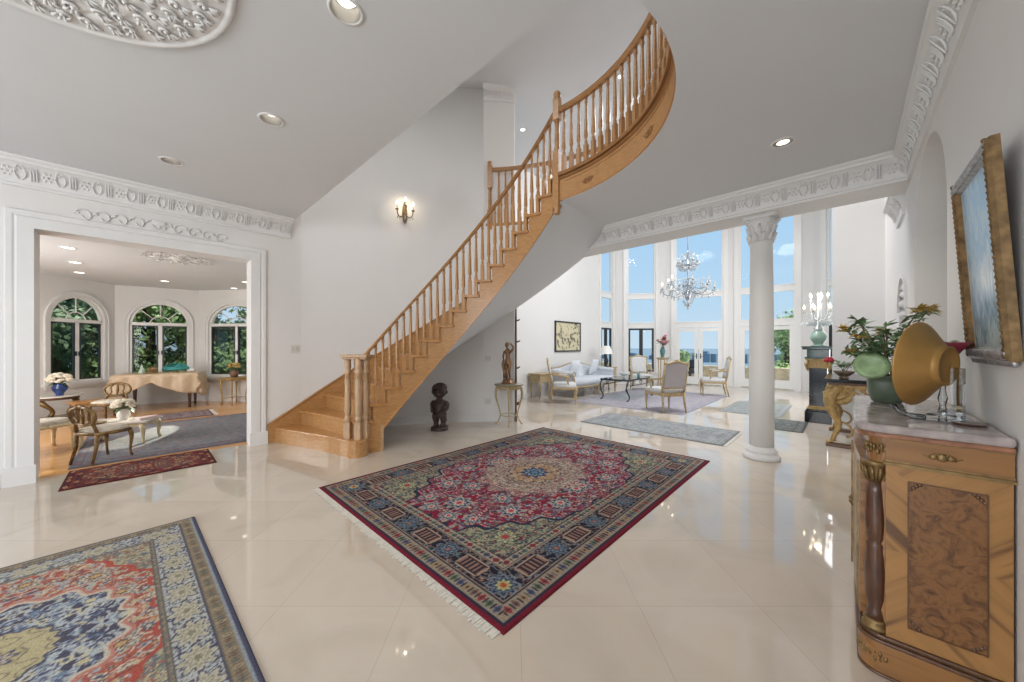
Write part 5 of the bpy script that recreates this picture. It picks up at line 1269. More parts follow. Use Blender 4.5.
# ------------------------------------------------------------------ living room
def armchair(label, loc, f, back=FAB):
    t = thing('armchair', label, 'armchair', (*loc, .0145), face_rz(*f), 'gilt armchairs of the living room')
    m = MB(); m.box((0, .30, .36), (.58, .04, .075)); m.box((0, -.24, .36), (.50, .04, .075))
    for s in (-1, 1): m.tube([(s * .27, .30, .36), (s * .255, -.24, .36)], [.035, .035], 4)
    m.build('seat_rail', PALEG, t, bevel=.005)
    for s in (-1, 1):
        m = MB(); m.lathe([(.012, 0), (.016, .02), (.014, .03), (.026, .26), (.030, .28), (.024, .29), (.032, .30), (.034, .40)], (s * .265, .295, 0), n=12); m.build('leg', PALEG, t)
        m = MB(); m.tube([(s * .24, -.31, 0), (s * .24, -.26, .2), (s * .235, -.24, .40)], [.014, .022, .028], 8); m.build('leg', PALEG, t)
        m = MB(); m.tube([(s * .255, .20, .38)] + [tuple(v) for v in bez((s * .255, .14, .44), (s * .25, .08, .52), (s * .30, .14, .60), (s * .31, .13, .63), 6)] + [(s * .295, .02, .655), (s * .26, -.20, .68), (s * .24, -.27, .70)], [.026, .024, .02, .018, .018, .02, .022, .024, .024, .022, .02, .02][:11], 8); m.build('armrest', PALEG, t)
        m = MB(); m.box((s * .29, .0, .685), (.045, .17, .03)); m.build('arm_pad', FAB, t, bevel=.012)
    m = MB()
    m.strip([[(x * k, y * k + .03, z) for x, y in [(-.26, -.25), (0, -.26), (.26, -.25), (.285, 0), (.29, .27), (0, .29), (-.29, .27), (-.285, 0)]] for k, z in ((.98, .385), (1.0, .41), (.99, .45), (.90, .475), (.5, .487), (.05, .49))], smooth=True); m.build('seat_cushion', FAB, t)
    tilt = Matrix.Rotation(radians(11), 3, 'X'); o3 = Vector((0, -.25, .46))
    def T(x, y, z): return tilt @ Vector((x, y, z)) + o3
    m = MB(); fr = .028
    for s in (-1, 1): m.tube([T(s * .245, 0, -.06), T(s * .25, 0, .52)], .024, 6); m.ball(T(s * .25, 0, .545), .026, 8, 6)
    m.tube([T(-.25, 0, .03), T(.25, 0, .03)], .022, 6)
    m.tube([T(-.25, 0, .52), T(-.17, 0, .535), T(-.08, 0, .565), T(0, 0, .575), T(.08, 0, .565), T(.17, 0, .535), T(.25, 0, .52)], .026, 6)
    m.ball(T(0, 0, .60), (.05, .02, .022), 8, 6); m.build('back_frame', PALEG, t)
    m = MB(); poly = [(-.225, .05), (.225, .05), (.23, .505), (.1, .54), (0, .55), (-.1, .54), (-.23, .505)]
    m.strip([[T(x, y, z) for x, z in poly] for y in (-.012,  .012)] + [[T(x * .85, .035, .28 + (z - .28) * .85) for x, z in poly]]); m.build('back_cushion', FAB, t)
    m = MB(); m.strip([[T(x * .99, y, .28 + (z - .28) * .99) for x, z in poly] for y in (-.02, -.012)]); tag(m.build('outside_back', FABB, t), 'lilac grey back cover')
    return t
ch = armchair('pale armchair at the left end of the sofa, seen from its side', (-4.93, 6.95), (.80, .60))
# no rug under the first chair: it stands on marble
ch.location.z = 0
copy_tree(ch, (-2.72, 7.50, .0145), face_rz(-.80, .60), 'nearest armchair, its lilac-grey back turned to the foyer')
copy_tree(ch, (-2.62, 10.75, .0145), face_rz(-.93, -.36), 'pale armchair in front of the middle glass doors, facing left')
copy_tree(ch, (-4.62, 10.62, .0145), face_rz(.55, -.83), 'pale armchair beside the far casement window, behind the coffee table')

so = thing('sofa', 'pale blue camelback sofa with carved frame along the left living room wall', 'sofa', (-5.42, 8.78, 0), -pi / 2)
m = MB(); n = 28; rings = []      # local: x along length, +y to the front
def camel(x): return .80 + .06 * cos(min(1, abs(x) / 1.0) * pi)
for i in range(n + 1):
    x = -1.12 + 2.24 * i / n; z = camel(x); rings.append([(x, -.38, .32), (x, -.40, z - .03), (x, -.36, z), (x, -.29, z - .03), (x, -.24, .45), (x, -.22, .32)])
m.strip(rings, smooth=True); m.build('backrest', SOFA, so)
m = MB(); m.strip([[(x * k, y * k + .06, z) for x, y in [(-1.05, -.34), (1.05, -.34), (1.08, 0), (1.08, .34), (0, .37), (-1.08, .34), (-1.08, 0)]] for k, z in ((1, .30), (1.01, .40), (.97, .46), (.7, .485), (.1, .49))], smooth=True); m.build('seat', SOFA, so)
for s in (-1, 1):
    m = MB(); rings = []
    for i in range(9):
        y = -.34 + .66 * i / 8; z = .66 - .05 * i / 8; r = .075
        rings.append([(s * (1.10 + r * cos(w)), y, z + r * sin(w)) for w in [pi * 1.25 - s * 0 + 2 * pi * k / 12 for k in range(12)]])
    m.strip(rings, smooth=True); m.box((s * 1.09, -.01, .48), (.09, .62, .32)); m.build('arm', SOFA, so, bevel=.02)
    m = MB(); m.tube([(s * 1.10 + .06 * cos(w), .335, .62 + .06 * sin(w)) for w in [.6 * q for q in range(11)]], .014, 6); m.tube([(s * 1.13, .335, .58), (s * 1.08, .335, .42), (s * 1.09, .34, .28)], .02, 6); m.build('arm_facing', PALEG, so)
m = MB(); m.tube([(-1.10, .39, .29), (-.5, .40, .265), (0, .41, .285), (.5, .40, .265), (1.10, .39, .29)], .032, 8); m.tube([(x, -.385, camel(x) + .012) for x in [-1.12 + 2.24 * i / 20 for i in range(21)]], .018, 6); m.build('carved_rail', PALEG, so)
for x, y in ((-1.04, .36), (0, .38), (1.04, .36), (-1.04, -.32), (1.04, -.32)):
    m = MB(); m.tube([(x, y, .29), (x, y + .03, .18), (x, y - .01, .07), (x, y + .02, .012)], [.035, .028, .018, .022], 8); m.build('leg', PALEG, so)
def cushion(label, loc, rx, rz, mat):
    m = MB(); g = 9; rings = []
    for i in range(g + 1):
        for_ = []
        v = -1 + 2 * i / g
        for k in range(16):
            a = 2 * pi * k / 16; u = math.copysign(abs(cos(a)) ** .45, cos(a)); w = sin(a)
            for_.append((.23 * u * (1 - .06 * abs(v)), .085 * math.copysign(abs(w) ** .8, w) * sqrt(max(0, 1 - v * v)) * (1 - .6 * abs(u) ** 3), .23 * v))
        rings.append(for_)
    m.strip(rings, smooth=True); o = m.build('throw_cushion', mat, None); o.location = loc; o.rotation_euler = (rx, 0, rz); return tag(o, label, 'cushion', 'cushions on the sofa')
CUSH = P('silver_blue_satin', (.66, .69, .73), .45, var=.12, scale=30)
cushion('silver-blue square cushion leaning on the left half of the sofa back', (-5.50, 8.30, .73), radians(-18), -pi / 2, CUSH); cushion('silver-blue square cushion leaning on the right half of the sofa back', (-5.50, 9.35, .73), radians(-18), -pi / 2 + .1, CUSH)

cf = thing('coffee_table', 'wrought iron coffee table with scrolled legs and glass top on the lilac-grey rug', 'coffee table', (-4.15, 8.75, .0145))
m = MB(); m.box((0, 0, .515), (.74, 1.56, .018)); m.build('glass_top', TOPGL, cf, bevel=.006)
m = MB()
for s in (-1, 1): m.tube([(s * .35, -.76, .495), (s * .35, .76, .495)], .014, 6); m.tube([(-.35, s * .76, .495), (.35, s * .76, .495)], .014, 6)
for s in (-1, 1):
    for q in (-.42, 0, .42):
        m.tube([(s * .35, q + .10 * cos(w) * (1 - w / 9), .425 + .05 * sin(w)) for w in [k * .6 for k in range(13)]], .008, 5)
    m.tube([(s * .35, -.62, .37), (s * .35, 0, .36), (s * .35, .62, .37)], .010, 6)
m.build('frame', IRON, cf)
for sx in (-1, 1):
    for sy in (-1, 1):
        m = MB(); m.tube([tuple(v) for v in bez((sx * .35, sy * .60, .49), (sx * .35, sy * .86, .50), (sx * .35, sy * .82, .24), (sx * .35, sy * .66, .14), 9)] + [tuple(v) for v in bez((sx * .35, sy * .66, .14), (sx * .35, sy * .60, .08), (sx * .35, sy * .68, .0), (sx * .35, sy * .76, .02), 6)][1:], .016, 7); m.build('leg', IRON, cf)
t = thing('glass_bowl', 'clear footed glass bowl on the glass coffee table', 'bowl', (-4.15, 8.55, .5365))
m = MB(); m.lathe([(.05, 0), (.02, .015), (.02, .04), (.08, .07), (.13, .12), (.125, .12), (.07, .08), (0, .055)], n=22); m.build('bowl_glass', CRYST, t)
t = thing('bird_ornament', 'small glass bird ornament on the right half of the coffee table', 'ornament', (-4.05, 9.2, .5365))
m = MB(); m.ball((0, 0, .05), (.04, .07, .04), 12, 8); m.ball((0, .07, .10), .025, 8, 6); m.tube([(0, .05, .06), (0, .07, .10)], [.025, .018], 8); m.tube([(0, -.05, .06), (0, -.13, .09)], [.025, .006], 6); m.lathe([(.04, 0), (.03, .012)], n=12); m.build('bird', P('teal_glass', (.10, .26, .28), .08, var=.3, spec=.8), t)

st_ = thing('side_table', 'small gilt side table under the white lamp at the right end of the sofa', 'side table', (-5.62, 10.32, 0))
m = MB(); m.box((0, 0, .66), (.52, .52, .03)); m.box((0, 0, .61), (.46, .46, .07)); m.build('tabletop', GILTW, st_, bevel=.008)
for sx in (-1, 1):
    for sy in (-1, 1): m = MB(); m.tube([(sx * .20, sy * .20, .60), (sx * .225, sy * .225, .45), (sx * .19, sy * .19, .15), (sx * .215, sy * .215, 0)], [.028, .022, .016, .02], 8); m.build('leg', GILTW, st_)
m = MB(); m.box((0, 0, .2), (.38, .38, .02)); m.build('shelf', GILTW, st_)
t = thing('table_lamp', 'table lamp with dark turned base and white shade at the right end of the sofa', 'lamp', (-5.62, 10.32, .675))
m = MB(); m.lathe([(.09, 0), (.09, .02), (.05, .035), (.035, .06), (.06, .12), (.075, .2), (.05, .28), (.03, .33), (.04, .36), (.012, .38), (.012, .50)], n=18); m.build('base', P('black_lacquer', (.02, .025, .03), .2, var=.3), t)
m = MB(); m.lathe([(.22, .42), (.115, .68)], n=28, caps=False); m.build('lamp_shade', P('white_lamp_shade', (.86, .85, .82), .8, var=.02), t)
t = thing('chest', 'small pale wooden cabinet stand against the wall behind the left armchair', 'chest', (-5.86, 7.25, 0))
m = MB(); m.box((0, 0, .62), (.40, .50, .03)); m.build('top', PALEG, t, bevel=.006)
m = MB(); m.box((0, 0, .5), (.34, .44, .2)); m.build('drawer_case', PALEG, t, bevel=.004)
for sx in (-1, 1):
    for sy in (-1, 1): m = MB(); m.tube([(sx * .15, sy * .2, .42), (sx * .14, sy * .19, 0)], [.024, .016], 8); m.build('leg', PALEG, t)

fp = thing('plant_stand', 'tall slender white and gilt stand near the far casement window', 'stand', (-4.22, 11.35, 0))
m = MB(); m.box((0, 0, .97), (.30, .30, .03)); m.box((0, 0, .94), (.25, .25, .03)); m.build('top', PALEG, fp, bevel=.006)
for sx in (-1, 1):
    for sy in (-1, 1): m = MB(); m.tube([(sx * .10, sy * .10, .93), (sx * .085, sy * .085, .5), (sx * .11, sy * .11, 0)], [.02, .014, .018], 8); m.build('leg', PALEG, fp)
m = MB(); m.box((0, 0, .18), (.2, .2, .02)); m.build('shelf', PALEG, fp)
t = thing('flower_vase', 'dark teal vase of red and pink flowers on the tall slender stand', 'vase', (-4.22, 11.35, .985))
m = MB(); m.lathe([(.06, 0), (.05, .02), (.07, .12), (.085, .22), (.05, .30), (.06, .34), (.055, .335), (.04, .30), (0, .2)], n=18); m.build('vase_body', P('teal_glaze', (.06, .17, .17), .2, var=.4, scale=14), t)
stems = [[tuple(v) for v in bez((0, 0, .3), (x * .2, y * .2, .4), (x * .8, y * .8, z - .05), (x, y, z), 5)] for x, y, z in [(rnd.uniform(-.18, .18), rnd.uniform(-.18, .18), rnd.uniform(.42, .68)) for _ in range(11)]]
foliage(t, rnd, stems, GREENL, 5, .09)
for s_ in stems:
    m = MB(); p = Vector(s_[-1])
    for q in range(7): m.ball(p + Vector((rnd.uniform(-.035, .035), rnd.uniform(-.035, .035), rnd.uniform(-.02, .03))), .03, 6, 4)
    m.build('flower', REDP if rnd.random() < .65 else P('pink_petal', (.55, .25, .28), .6, var=.3, scale=40), t)

# landscape print on the left living room wall
t = thing('painting', 'framed cream and dark ink print of branches on the left living room wall', 'painting', (LX + .004, 8.86, 1.63), -pi / 2)
m = MB(); hw, hh = .665, .45
for s in (-1, 1): m.box((s * (hw - .02), .02, 0), (.04, .04, 2 * hh)); m.box((0, .02, s * (hh - .02)), (2 * hw, .04, .04))
m.build('frame', IRON, t)
def ink():
    m, tt, b = nodes('ink_branches_paper'); c = tt.nodes.new('ShaderNodeTexCoord'); n = tt.nodes.new('ShaderNodeTexNoise'); n.inputs['Scale'].default_value = 4.5; n.inputs['Detail'].default_value = 5; n.inputs['Distortion'].default_value = 1.5; tt.links.new(c.outputs['Object'], n.inputs[0])
    r = ramp(tt, n.outputs[0], [(.0, (.62, .55, .36)), (.46, (.66, .59, .40)), (.53, (.60, .54, .36)), (.57, (.12, .11, .08)), (.64, (.14, .13, .10)), (.70, (.55, .50, .34))]); tt.links.new(r.outputs[0], b.inputs['Base Color']); b.inputs['Roughness'].default_value = .6; return m
m = MB(); m.box((0, .012, 0), (2 * hw - .07, .014, 2 * hh - .07)); m.build('print_sheet', ink(), t)

# chandelier
cz = 2.42
ch_ = thing('chandelier', 'large two-tier crystal chandelier hanging before the tall living room windows', 'chandelier', (-3.17, 10.36, cz))
m = MB(); m.lathe([(0, .0), (.03, .03), (.05, .08), (.02, .14), (.07, .24), (.10, .32), (.05, .42), (.025, .5), (.05, .62), (.03, .72), (.015, .85), (.03, 1.0), (.06, 1.1), (.03, 1.22), (.015, 1.4), (.02, 1.52), (.008, 1.6)], n=14); m.build('stem', CHROME, ch_)
m = MB(); m.tube([(0, 0, 1.58), (0, 0, TOPZ - cz)], .012, 6); m.build('chain', CHROME, ch_)
def chand_arm(parent, a, R, z, h, lit, drop):
    d = Vector((cos(a), sin(a), 0)); m = MB(); pts = [tuple(v) for v in bez(Vector((0, 0, z)), d * R * .4 + Vector((0, 0, z - h * 1.3)), d * R * 1.05 + Vector((0, 0, z - h * 1.1)), d * R + Vector((0, 0, z)), 10)]
    m.tube(pts, .011, 6); m.lathe([(0, 0), (.05, .012), (.045, .02), (0, .016)], d * R + Vector((0, 0, z)), n=10); ar = m.build('arm', CHROME, parent)
    m = MB(); m.tube([d * R + Vector((0, 0, z + .015)), d * R + Vector((0, 0, z + .115))], .012, 7); m.build('candle', CANDLE, ar)
    m = MB(); m.lathe([(.008, 0), (.018, .022), (.014, .045), (0, .08)], d * R + Vector((0, 0, z + .115)), n=8); m.build('bulb', BULB if lit else CRYST, ar)
    m = MB()
    for i, p in enumerate(pts):
        if i % 2 == 0: m.lathe([(0, 0), (.026, .03), (.018, .07), (0, .11)], Vector(p) + Vector((0, 0, -.10)), n=6)
    for q in range(6):
        b_ = 2 * pi * q / 6; m.lathe([(0, 0), (.022, .026), (.016, .065), (0, .10)], d * R + Vector((.05 * cos(b_), .05 * sin(b_), z - .08 - drop * (q % 2))), n=6)
    for q in range(5): m.ball(d * R * (q + 1) / 6 + Vector((0, 0, z + .10 * (1 - q / 5) + .02)), .022, 6, 4)
    tag(m.build('crystal_drops', CRYST, ar), kind='stuff')
for i in range(12): chand_arm(ch_, 2 * pi * i / 12, .66 if i % 2 else .52, .50 + (.0 if i % 2 else .16), .20, i in (5, 6, 7, 8), .04)
for i in range(6): chand_arm(ch_, 2 * pi * i / 6 + .3, .24, 1.22, .12, False, .02)
m = MB()
for z, r, n_ in ((1.42, .16, 12), (1.05, .20, 14), (.16, .12, 10), (.06, .08, 8)):
    for i in range(n_):
        a = 2 * pi * i / n_; m.lathe([(0, 0), (.022, .026), (.015, .07), (0, .11)], (r * cos(a), r * sin(a), z - .05), n=6); m.tube([(.02 * cos(a), .02 * sin(a), z + .05), (r * cos(a), r * sin(a), z + .03)], .005, 4)
m.ball((0, 0, -.03), .035, 10, 8); tag(m.build('crystal_skirt', CRYST, ch_), kind='stuff')
# ------------------------------------------------------------------ dining room furniture
SATIN = P('cream_satin_cloth', (.58, .44, .30), .42, var=.10, scale=10)
CARV = P('carved_gilt_walnut', (.19, .115, .042), .4, .3, var=.45, scale=26)
IVORY = P('ivory_paint_gilt', (.70, .60, .40), .4, .1, var=.2, scale=18)
PALESEAT = P('pale_tapestry', (.55, .50, .42), .85, var=.2, scale=30)
dt = thing('table', 'dark wooden table mostly hidden by a cream satin cloth in the dining room bay', 'table', (-10.98, .34, 0), radians(-13))
m = MB(); m.box((0, 0, .735), (.82, 1.25, .03)); m.box((0, 0, .68), (.72, 1.12, .09)); m.build('tabletop', MAHOG, dt, bevel=.004)
for sx in (-1, 1):
    for sy in (-1, 1): m = MB(); m.tube([(sx * .31, sy * .50, z) for z in (.66, .5, .2, .05, 0)], [.045, .042, .03, .024, .028], 10); m.build('leg', MAHOG, dt)
cl = MB(); nx, ny = 46, 64; hx, hy = .425, .64; ov = .40; vs = []
rr = random.Random(4)
def cloth(u, v):      # u,v in cloth plane metres
    ex, ey = max(0, abs(u) - hx), max(0, abs(v) - hy); sx, sy = math.copysign(1, u), math.copysign(1, v)
    drop = hypot(ex, ey) if ex > 0 and ey > 0 else ex + ey
    fold = .035 * min(1, drop / .15)
    x = sx * (min(abs(u), hx) + .02 * (ex > 0) + ex * .10) + (fold * sin(v * 19) if ex > 0 else 0); y = sy * (min(abs(v), hy) + .02 * (ey > 0) + ey * .10) + (fold * sin(u * 21 + 1) if ey > 0 else 0)
    return (x, y, .756 - drop * .96 + .003 * sin(u * 9) * sin(v * 8))
Ux, Uy = hx + .36, hy + .50
for j in range(ny + 1):
    for i in range(nx + 1):
        u, v = -Ux + 2 * Ux * i / nx, -Uy + 2 * Uy * j / ny
        if u < -hx: u = -hx + (u + hx) * .45
        if u > hx: u = hx + (u - hx) * (.50 + .75 * abs(sin(v * 2.3 + .2)))
        if abs(v) > hy: v = math.copysign(hy + (abs(v) - hy) * (.75 + .35 * sin(u * 3 + v)), v)
        vs.append(cloth(u, v))
cl.add(vs, [(j * (nx + 1) + i, j * (nx + 1) + i + 1, (j + 1) * (nx + 1) + i + 1, (j + 1) * (nx + 1) + i) for j in range(ny) for i in range(nx)], True)
o = cl.build('tablecloth', SATIN); o.location = dt.location; o.rotation_euler = dt.rotation_euler; tag(o, 'cream satin cloth draped in folds over the dining room table', 'tablecloth')
so_ = o.modifiers.new('thick', 'SOLIDIFY'); so_.thickness = .004; so_.offset = 1
def on_table(u, v): 
    p = Matrix.Rotation(radians(-13), 3, 'Z') @ Vector((u, v, 0)); return (dt.location.x + p.x, dt.location.y + p.y, .762)
t = thing('ornament', 'small pale green cone ornament at the left end of the satin-covered table', 'ornament', on_table(.1, -.30)); m = MB(); m.lathe([(.05, 0), (.055, .02), (.03, .09), (.012, .17), (0, .20)], n=16); m.build('cone', P('pale_jade', (.50, .62, .55), .3, var=.1), t)
t = thing('casket', 'small brown ornamental casket on the satin-covered table, right of the pale cone', 'box', on_table(.15, -.12)); m = MB(); m.box((0, 0, .04), (.10, .15, .08)); m.build('case', CARV, t, bevel=.006)
m = MB(); m.strip([[(-.055, y, .08), (-.03, y, .12), (.03, y, .12), (.055, y, .08)] for y in (-.08, .08)]); m.ball((0, 0, .135), .022, 8, 6); m.build('lid', CARV, t)
t = thing('shell_fan', 'turquoise fan-shaped shell plate standing in front of the middle arched window', 'ornament', on_table(.0, .22)); m = MB()
n = 22; rows = []
for k in range(2): rows.append([(.0 + k * .02, 0, .03)] + [((.02 * sin(i * 1.8)) + k * .02 - .02, .23 * cos(pi * i / n), .05 + .16 * sin(pi * i / n) + .008 * cos(i * pi)) for i in range(n + 1)])
m.strip(rows, smooth=True); m.build('fan', P('turquoise_shell', (.06, .30, .30), .3, var=.4, scale=26), t)
m = MB(); m.lathe([(.06, 0), (.05, .02), (.02, .04), (0, .045)], n=14); m.build('foot', CARV, t)
t = thing('covered_dish', 'small white covered dish at the right end of the satin-covered table', 'dish', on_table(.05, .50)); m = MB(); m.lathe([(.04, 0), (.06, .02), (.075, .045), (.0, .045)], n=18); m.build('dish', PLAST, t); m = MB(); m.lathe([(.076, .045), (.05, .07), (.015, .08), (.016, .095), (0, .1)], n=18); m.build('lid', PLAST, t)

bn = thing('bench', 'low orange-brown wooden bench left of the satin-covered table', 'bench', (-10.15, -.55, 0), radians(20))
m = MB(); m.box((0, 0, .33), (.36, .66, .04)); m.box((0, 0, .29), (.30, .58, .05)); m.build('seat', OAK, bn, bevel=.006)
for sx in (-1, 1):
    for sy in (-1, 1): m = MB(); m.tube([(sx * .13, sy * .27, z) for z in (.30, .15, 0)], [.03, .022, .018], 8); m.build('leg', WALN, bn)

def salon_chair(label, loc, f, k=1.0):
    """small balloon-back chair: pierced oval back, cabriole legs"""
    t = thing('salon_chair', label, 'chair', (*loc, .0005), face_rz(*f), 'carved salon chairs of the dining room')
    m = MB(); m.strip([[(x * q, y * q, z) for x, y in [(-.15, -.16), (.15, -.16), (.185, .0), (.18, .15), (.0, .19), (-.18, .15), (-.185, .0)]] for q, z in ((.97, .345), (1.0, .36), (.99, .39), (.8, .405), (.1, .41))], smooth=True); m.build('seat', PALESEAT, t)
    m = MB(); m.tube([(-.16, -.16, .345), (.16, -.16, .345), (.19, .0, .345), (.185, .155, .345), (0, .195, .34), (-.185, .155, .345), (-.19, .0, .345), (-.16, -.16, .345)], .022, 8); m.build('seat_rail', CARV, t)
    for s in (-1, 1):
        m = MB(); m.tube([tuple(v) for v in bez((s * .17, .15, .36), (s * .215, .20, .24), (s * .15, .14, .12), (s * .18, .185, .012), 9)], [.026, .026, .024, .021, .018, .015, .013, .012, .014, .016], 8); m.build('leg', CARV, t)
        m = MB(); m.tube([(s * .145, -.16, .37), (s * .14, -.165, .2), (s * .15, -.215, .0)], [.022, .019, .014], 8); m.build('leg', CARV, t)
    m = MB()
    for s in (-1, 1):
        m.tube([(s * .145, -.16, .36), (s * .13, -.175, .43)] + [tuple(v) for v in bez((s * .11, -.185, .47), (s * .20, -.20, .52), (s * .20, -.215, .66), (s * .02, -.215, .665), 9)], [.02, .018] + [.02] * 10, 7)
        m.tube([tuple(v) for v in bez((s * .10, -.185, .48), (s * .02, -.19, .52), (s * .14, -.205, .60), (s * .05, -.21, .645), 8)], .012, 6)
    m.tube([(-.11, -.185, .475), (0, -.185, .455), (.11, -.185, .475)], .016, 6); m.ball((0, -.215, .675), (.06, .018, .022), 10, 6)
    m.tube([(0, -.19, .47), (.0, -.2, .55), (0, -.21, .65)], [.01, .022, .012], 7); m.build('carved_back', CARV, t)
    return t
sc = salon_chair('low carved gilt chair nearest the doorway, its pierced oval back to the foyer', (-6.34, -.30), (-.62, .78))
copy_tree(sc, (-9.25, -.35, .0145), face_rz(.9, -.35), 'low carved chair behind the white flowers, facing the foyer, near the satin-covered table')
sc.location.z = .0145; sc.scale = (.92, .92, .97)

ct = thing('coffee_table', 'low white and gilt marble-topped coffee table on the dining room rug', 'coffee table', (-7.35, -.17, .017), radians(-25))
m = MB(); m.box((0, 0, .285), (.44, .70, .025)); m.build('marble_top', P('white_marble', (.72, .66, .62), .12, var=.08, scale=7), ct, bevel=.006)
m = MB(); m.box((0, 0, .25), (.40, .64, .045)); m.build('apron', IVORY, ct, bevel=.004)
for sx in (-1, 1):
    for sy in (-1, 1): m = MB(); m.tube([tuple(v) for v in bez((sx * .19, sy * .29, .25), (sx * .23, sy * .34, .16), (sx * .16, sy * .28, .10), (sx * .20, sy * .325, .0), 7)], [.03, .03, .027, .024, .02, .018, .018, .02], 8); m.build('leg', IVORY, ct)
def bouquet(t, r, h0, n, mat, rnd, leafn=26):
    m = MB(); lf = MB()
    for k in range(n):
        d = Vector((rnd.uniform(-1, 1), rnd.uniform(-1, 1), rnd.uniform(-.25, 1))).normalized(); p = Vector((0, 0, h0)) + Vector((d.x * r, d.y * r, d.z * r * .8))
        for q in range(5): m.ball(p + Vector((cos(q * 1.257), sin(q * 1.257), 0)) * r * .14, r * .15, 6, 4)
        m.ball(p + d * r * .06, r * .12, 6, 4)
    for k in range(leafn):
        d = Vector((rnd.uniform(-1, 1), rnd.uniform(-1, 1), rnd.uniform(-.5, .4))); lf.leaf((0, 0, h0 - r * .3), d, (0, 0, 1), r * 1.25, r * .22)
    m.build('flower_heads', mat, t); lf.build('leaf_mass', GREENL, t)
CERW = P('white_ceramic', (.74, .72, .68), .25, var=.04); BLUEV = P('cobalt_vase', (.03, .06, .20), .15, var=.5, scale=14)
t = thing('flower_vase', 'white vase of cream flowers and leaves on the low white coffee table', 'vase', (-7.38, -.16, .3135))
m = MB(); m.lathe([(.045, 0), (.05, .01), (.07, .06), (.065, .10), (.05, .14), (.062, .16), (.055, .155), (0, .1)], n=18); m.build('vase_body', CERW, t); bouquet(t, .105, .205, 56, WHITEP, rnd)
t = thing('book', 'pale pink book lying on the low white coffee table', 'book', (-7.24, .075, .3135), .4); m = MB(); m.box((0, 0, .014), (.17, .23, .022)); m.build('page_block', CERW, t); m = MB(); m.box((0, 0, .002), (.18, .24, .004)); m.box((0, 0, .027), (.18, .24, .004)); m.box((-.088, 0, .0145), (.004, .24, .028)); m.build('cover', P('pink_cloth', (.50, .33, .34), .7, var=.1), t)
t = thing('tray', 'small gilt tray at the near end of the low white coffee table', 'tray', (-7.28, -.40, .3135), -.4); m = MB(); m.lathe([(0, .004), (.08, .004), (.095, .016), (.10, .016), (.085, 0), (0, 0)], n=24); m.build('dish', GOLD, t)

ls = thing('stool', 'white and gilt upholstered stool beside the left edge of the dining room opening', 'stool', (-7.50, -.92, 0), radians(30))
m = MB(); m.strip([[(x * q, y * q, z) for x, y in [(.26 * cos(a), .34 * sin(a)) for a in [2 * pi * i / 22 for i in range(22)]]] for q, z in ((.98, .33), (1.0, .35), (.97, .385), (.6, .40), (.05, .403))], smooth=True); m.build('seat', PALESEAT, ls)
m = MB(); m.tube([(.255 * cos(a), .335 * sin(a), .325) for a in [2 * pi * i / 24 for i in range(25)]], .024, 8); m.build('seat_rail', IVORY, ls)
for sx, sy in ((1, .55), (1, -.55), (-1, .55), (-1, -.55)): m = MB(); m.tube([tuple(v) for v in bez((sx * .19, sy * .42, .33), (sx * .23, sy * .5, .22), (sx * .17, sy * .40, .12), (sx * .20, sy * .46, .0), 7)], [.034, .034, .03, .026, .022, .02, .02, .024], 8); m.build('leg', IVORY, ls)
lc = thing('console_table', 'small half-round console with dark scroll support and pale marble top below the left arched window', 'console table', (-10.62, -1.10, 0), radians(134)); lc.scale = (1, 1, .86)
m = MB(); m.prism([(-.36, 0)] + [(.36 * cos(a), .34 * sin(a)) for a in [pi + pi * i / 16 for i in range(17)]][1:-1] + [(.36, 0)], .485, .51); m.build('marble_top', CERW, lc)
m = MB(); m.prism([(-.32, 0)] + [(.32 * cos(a), .30 * sin(a)) for a in [pi + pi * i / 16 for i in range(17)]][1:-1] + [(.32, 0)], .43, .485); m.build('frieze', WALN, lc)
for s in (-1, 1):
    m = MB(); m.tube([tuple(v) for v in bez((s * .24, -.06, .44), (s * .30, -.2, .30), (s * .05, -.16, .24), (s * .14, -.12, .08), 9)], [.04, .045, .045, .04, .035, .032, .03, .03, .032, .034], 8); m.build('scroll_leg', GOLD, lc)
m = MB(); m.prism([(-.28, 0)] + [(.28 * cos(a), .24 * sin(a)) for a in [pi + pi * i / 12 for i in range(13)]][1:-1] + [(.28, 0)], 0, .07); m.build('plinth', WALN, lc)
t = thing('flower_vase', 'cobalt blue vase of cream and white flowers on the left dining room console', 'vase', (-10.53, -1.02, .4395))
m = MB(); m.lathe([(.05, 0), (.045, .02), (.09, .10), (.10, .15), (.06, .20), (.075, .225), (.07, .22), (0, .15)], n=18); m.build('vase_body', BLUEV, t); bouquet(t, .14, .29, 64, WHITEP, rnd, 14)
rt = thing('side_table', 'small gilt side table under the right arched window of the dining room', 'side table', (-10.42, 1.52, 0), radians(35))
m = MB(); m.box((0, 0, .61), (.34, .46, .022)); m.box((0, 0, .575), (.29, .41, .05)); m.build('tabletop', GILTW, rt, bevel=.005)
for sx in (-1, 1):
    for sy in (-1, 1): m = MB(); m.tube([tuple(v) for v in bez((sx * .13, sy * .18, .58), (sx * .19, sy * .24, .42), (sx * .09, sy * .14, .22), (sx * .14, sy * .19, 0), 8)], [.024, .024, .022, .018, .015, .013, .012, .013, .015], 8); m.build('leg', GILTW, rt)
m = MB(); m.tube([(-.11, -.16, .14), (0, 0, .16), (.11, .16, .14)], .009, 6); m.tube([(.11, -.16, .14), (0, 0, .16), (-.11, .16, .14)], .009, 6); m.build('stretcher', GILTW, rt)
t = thing('flower_vase', 'brown pot of yellow-green flowers on the small gilt table by the right arched window', 'vase', (-10.42, 1.52, .622))
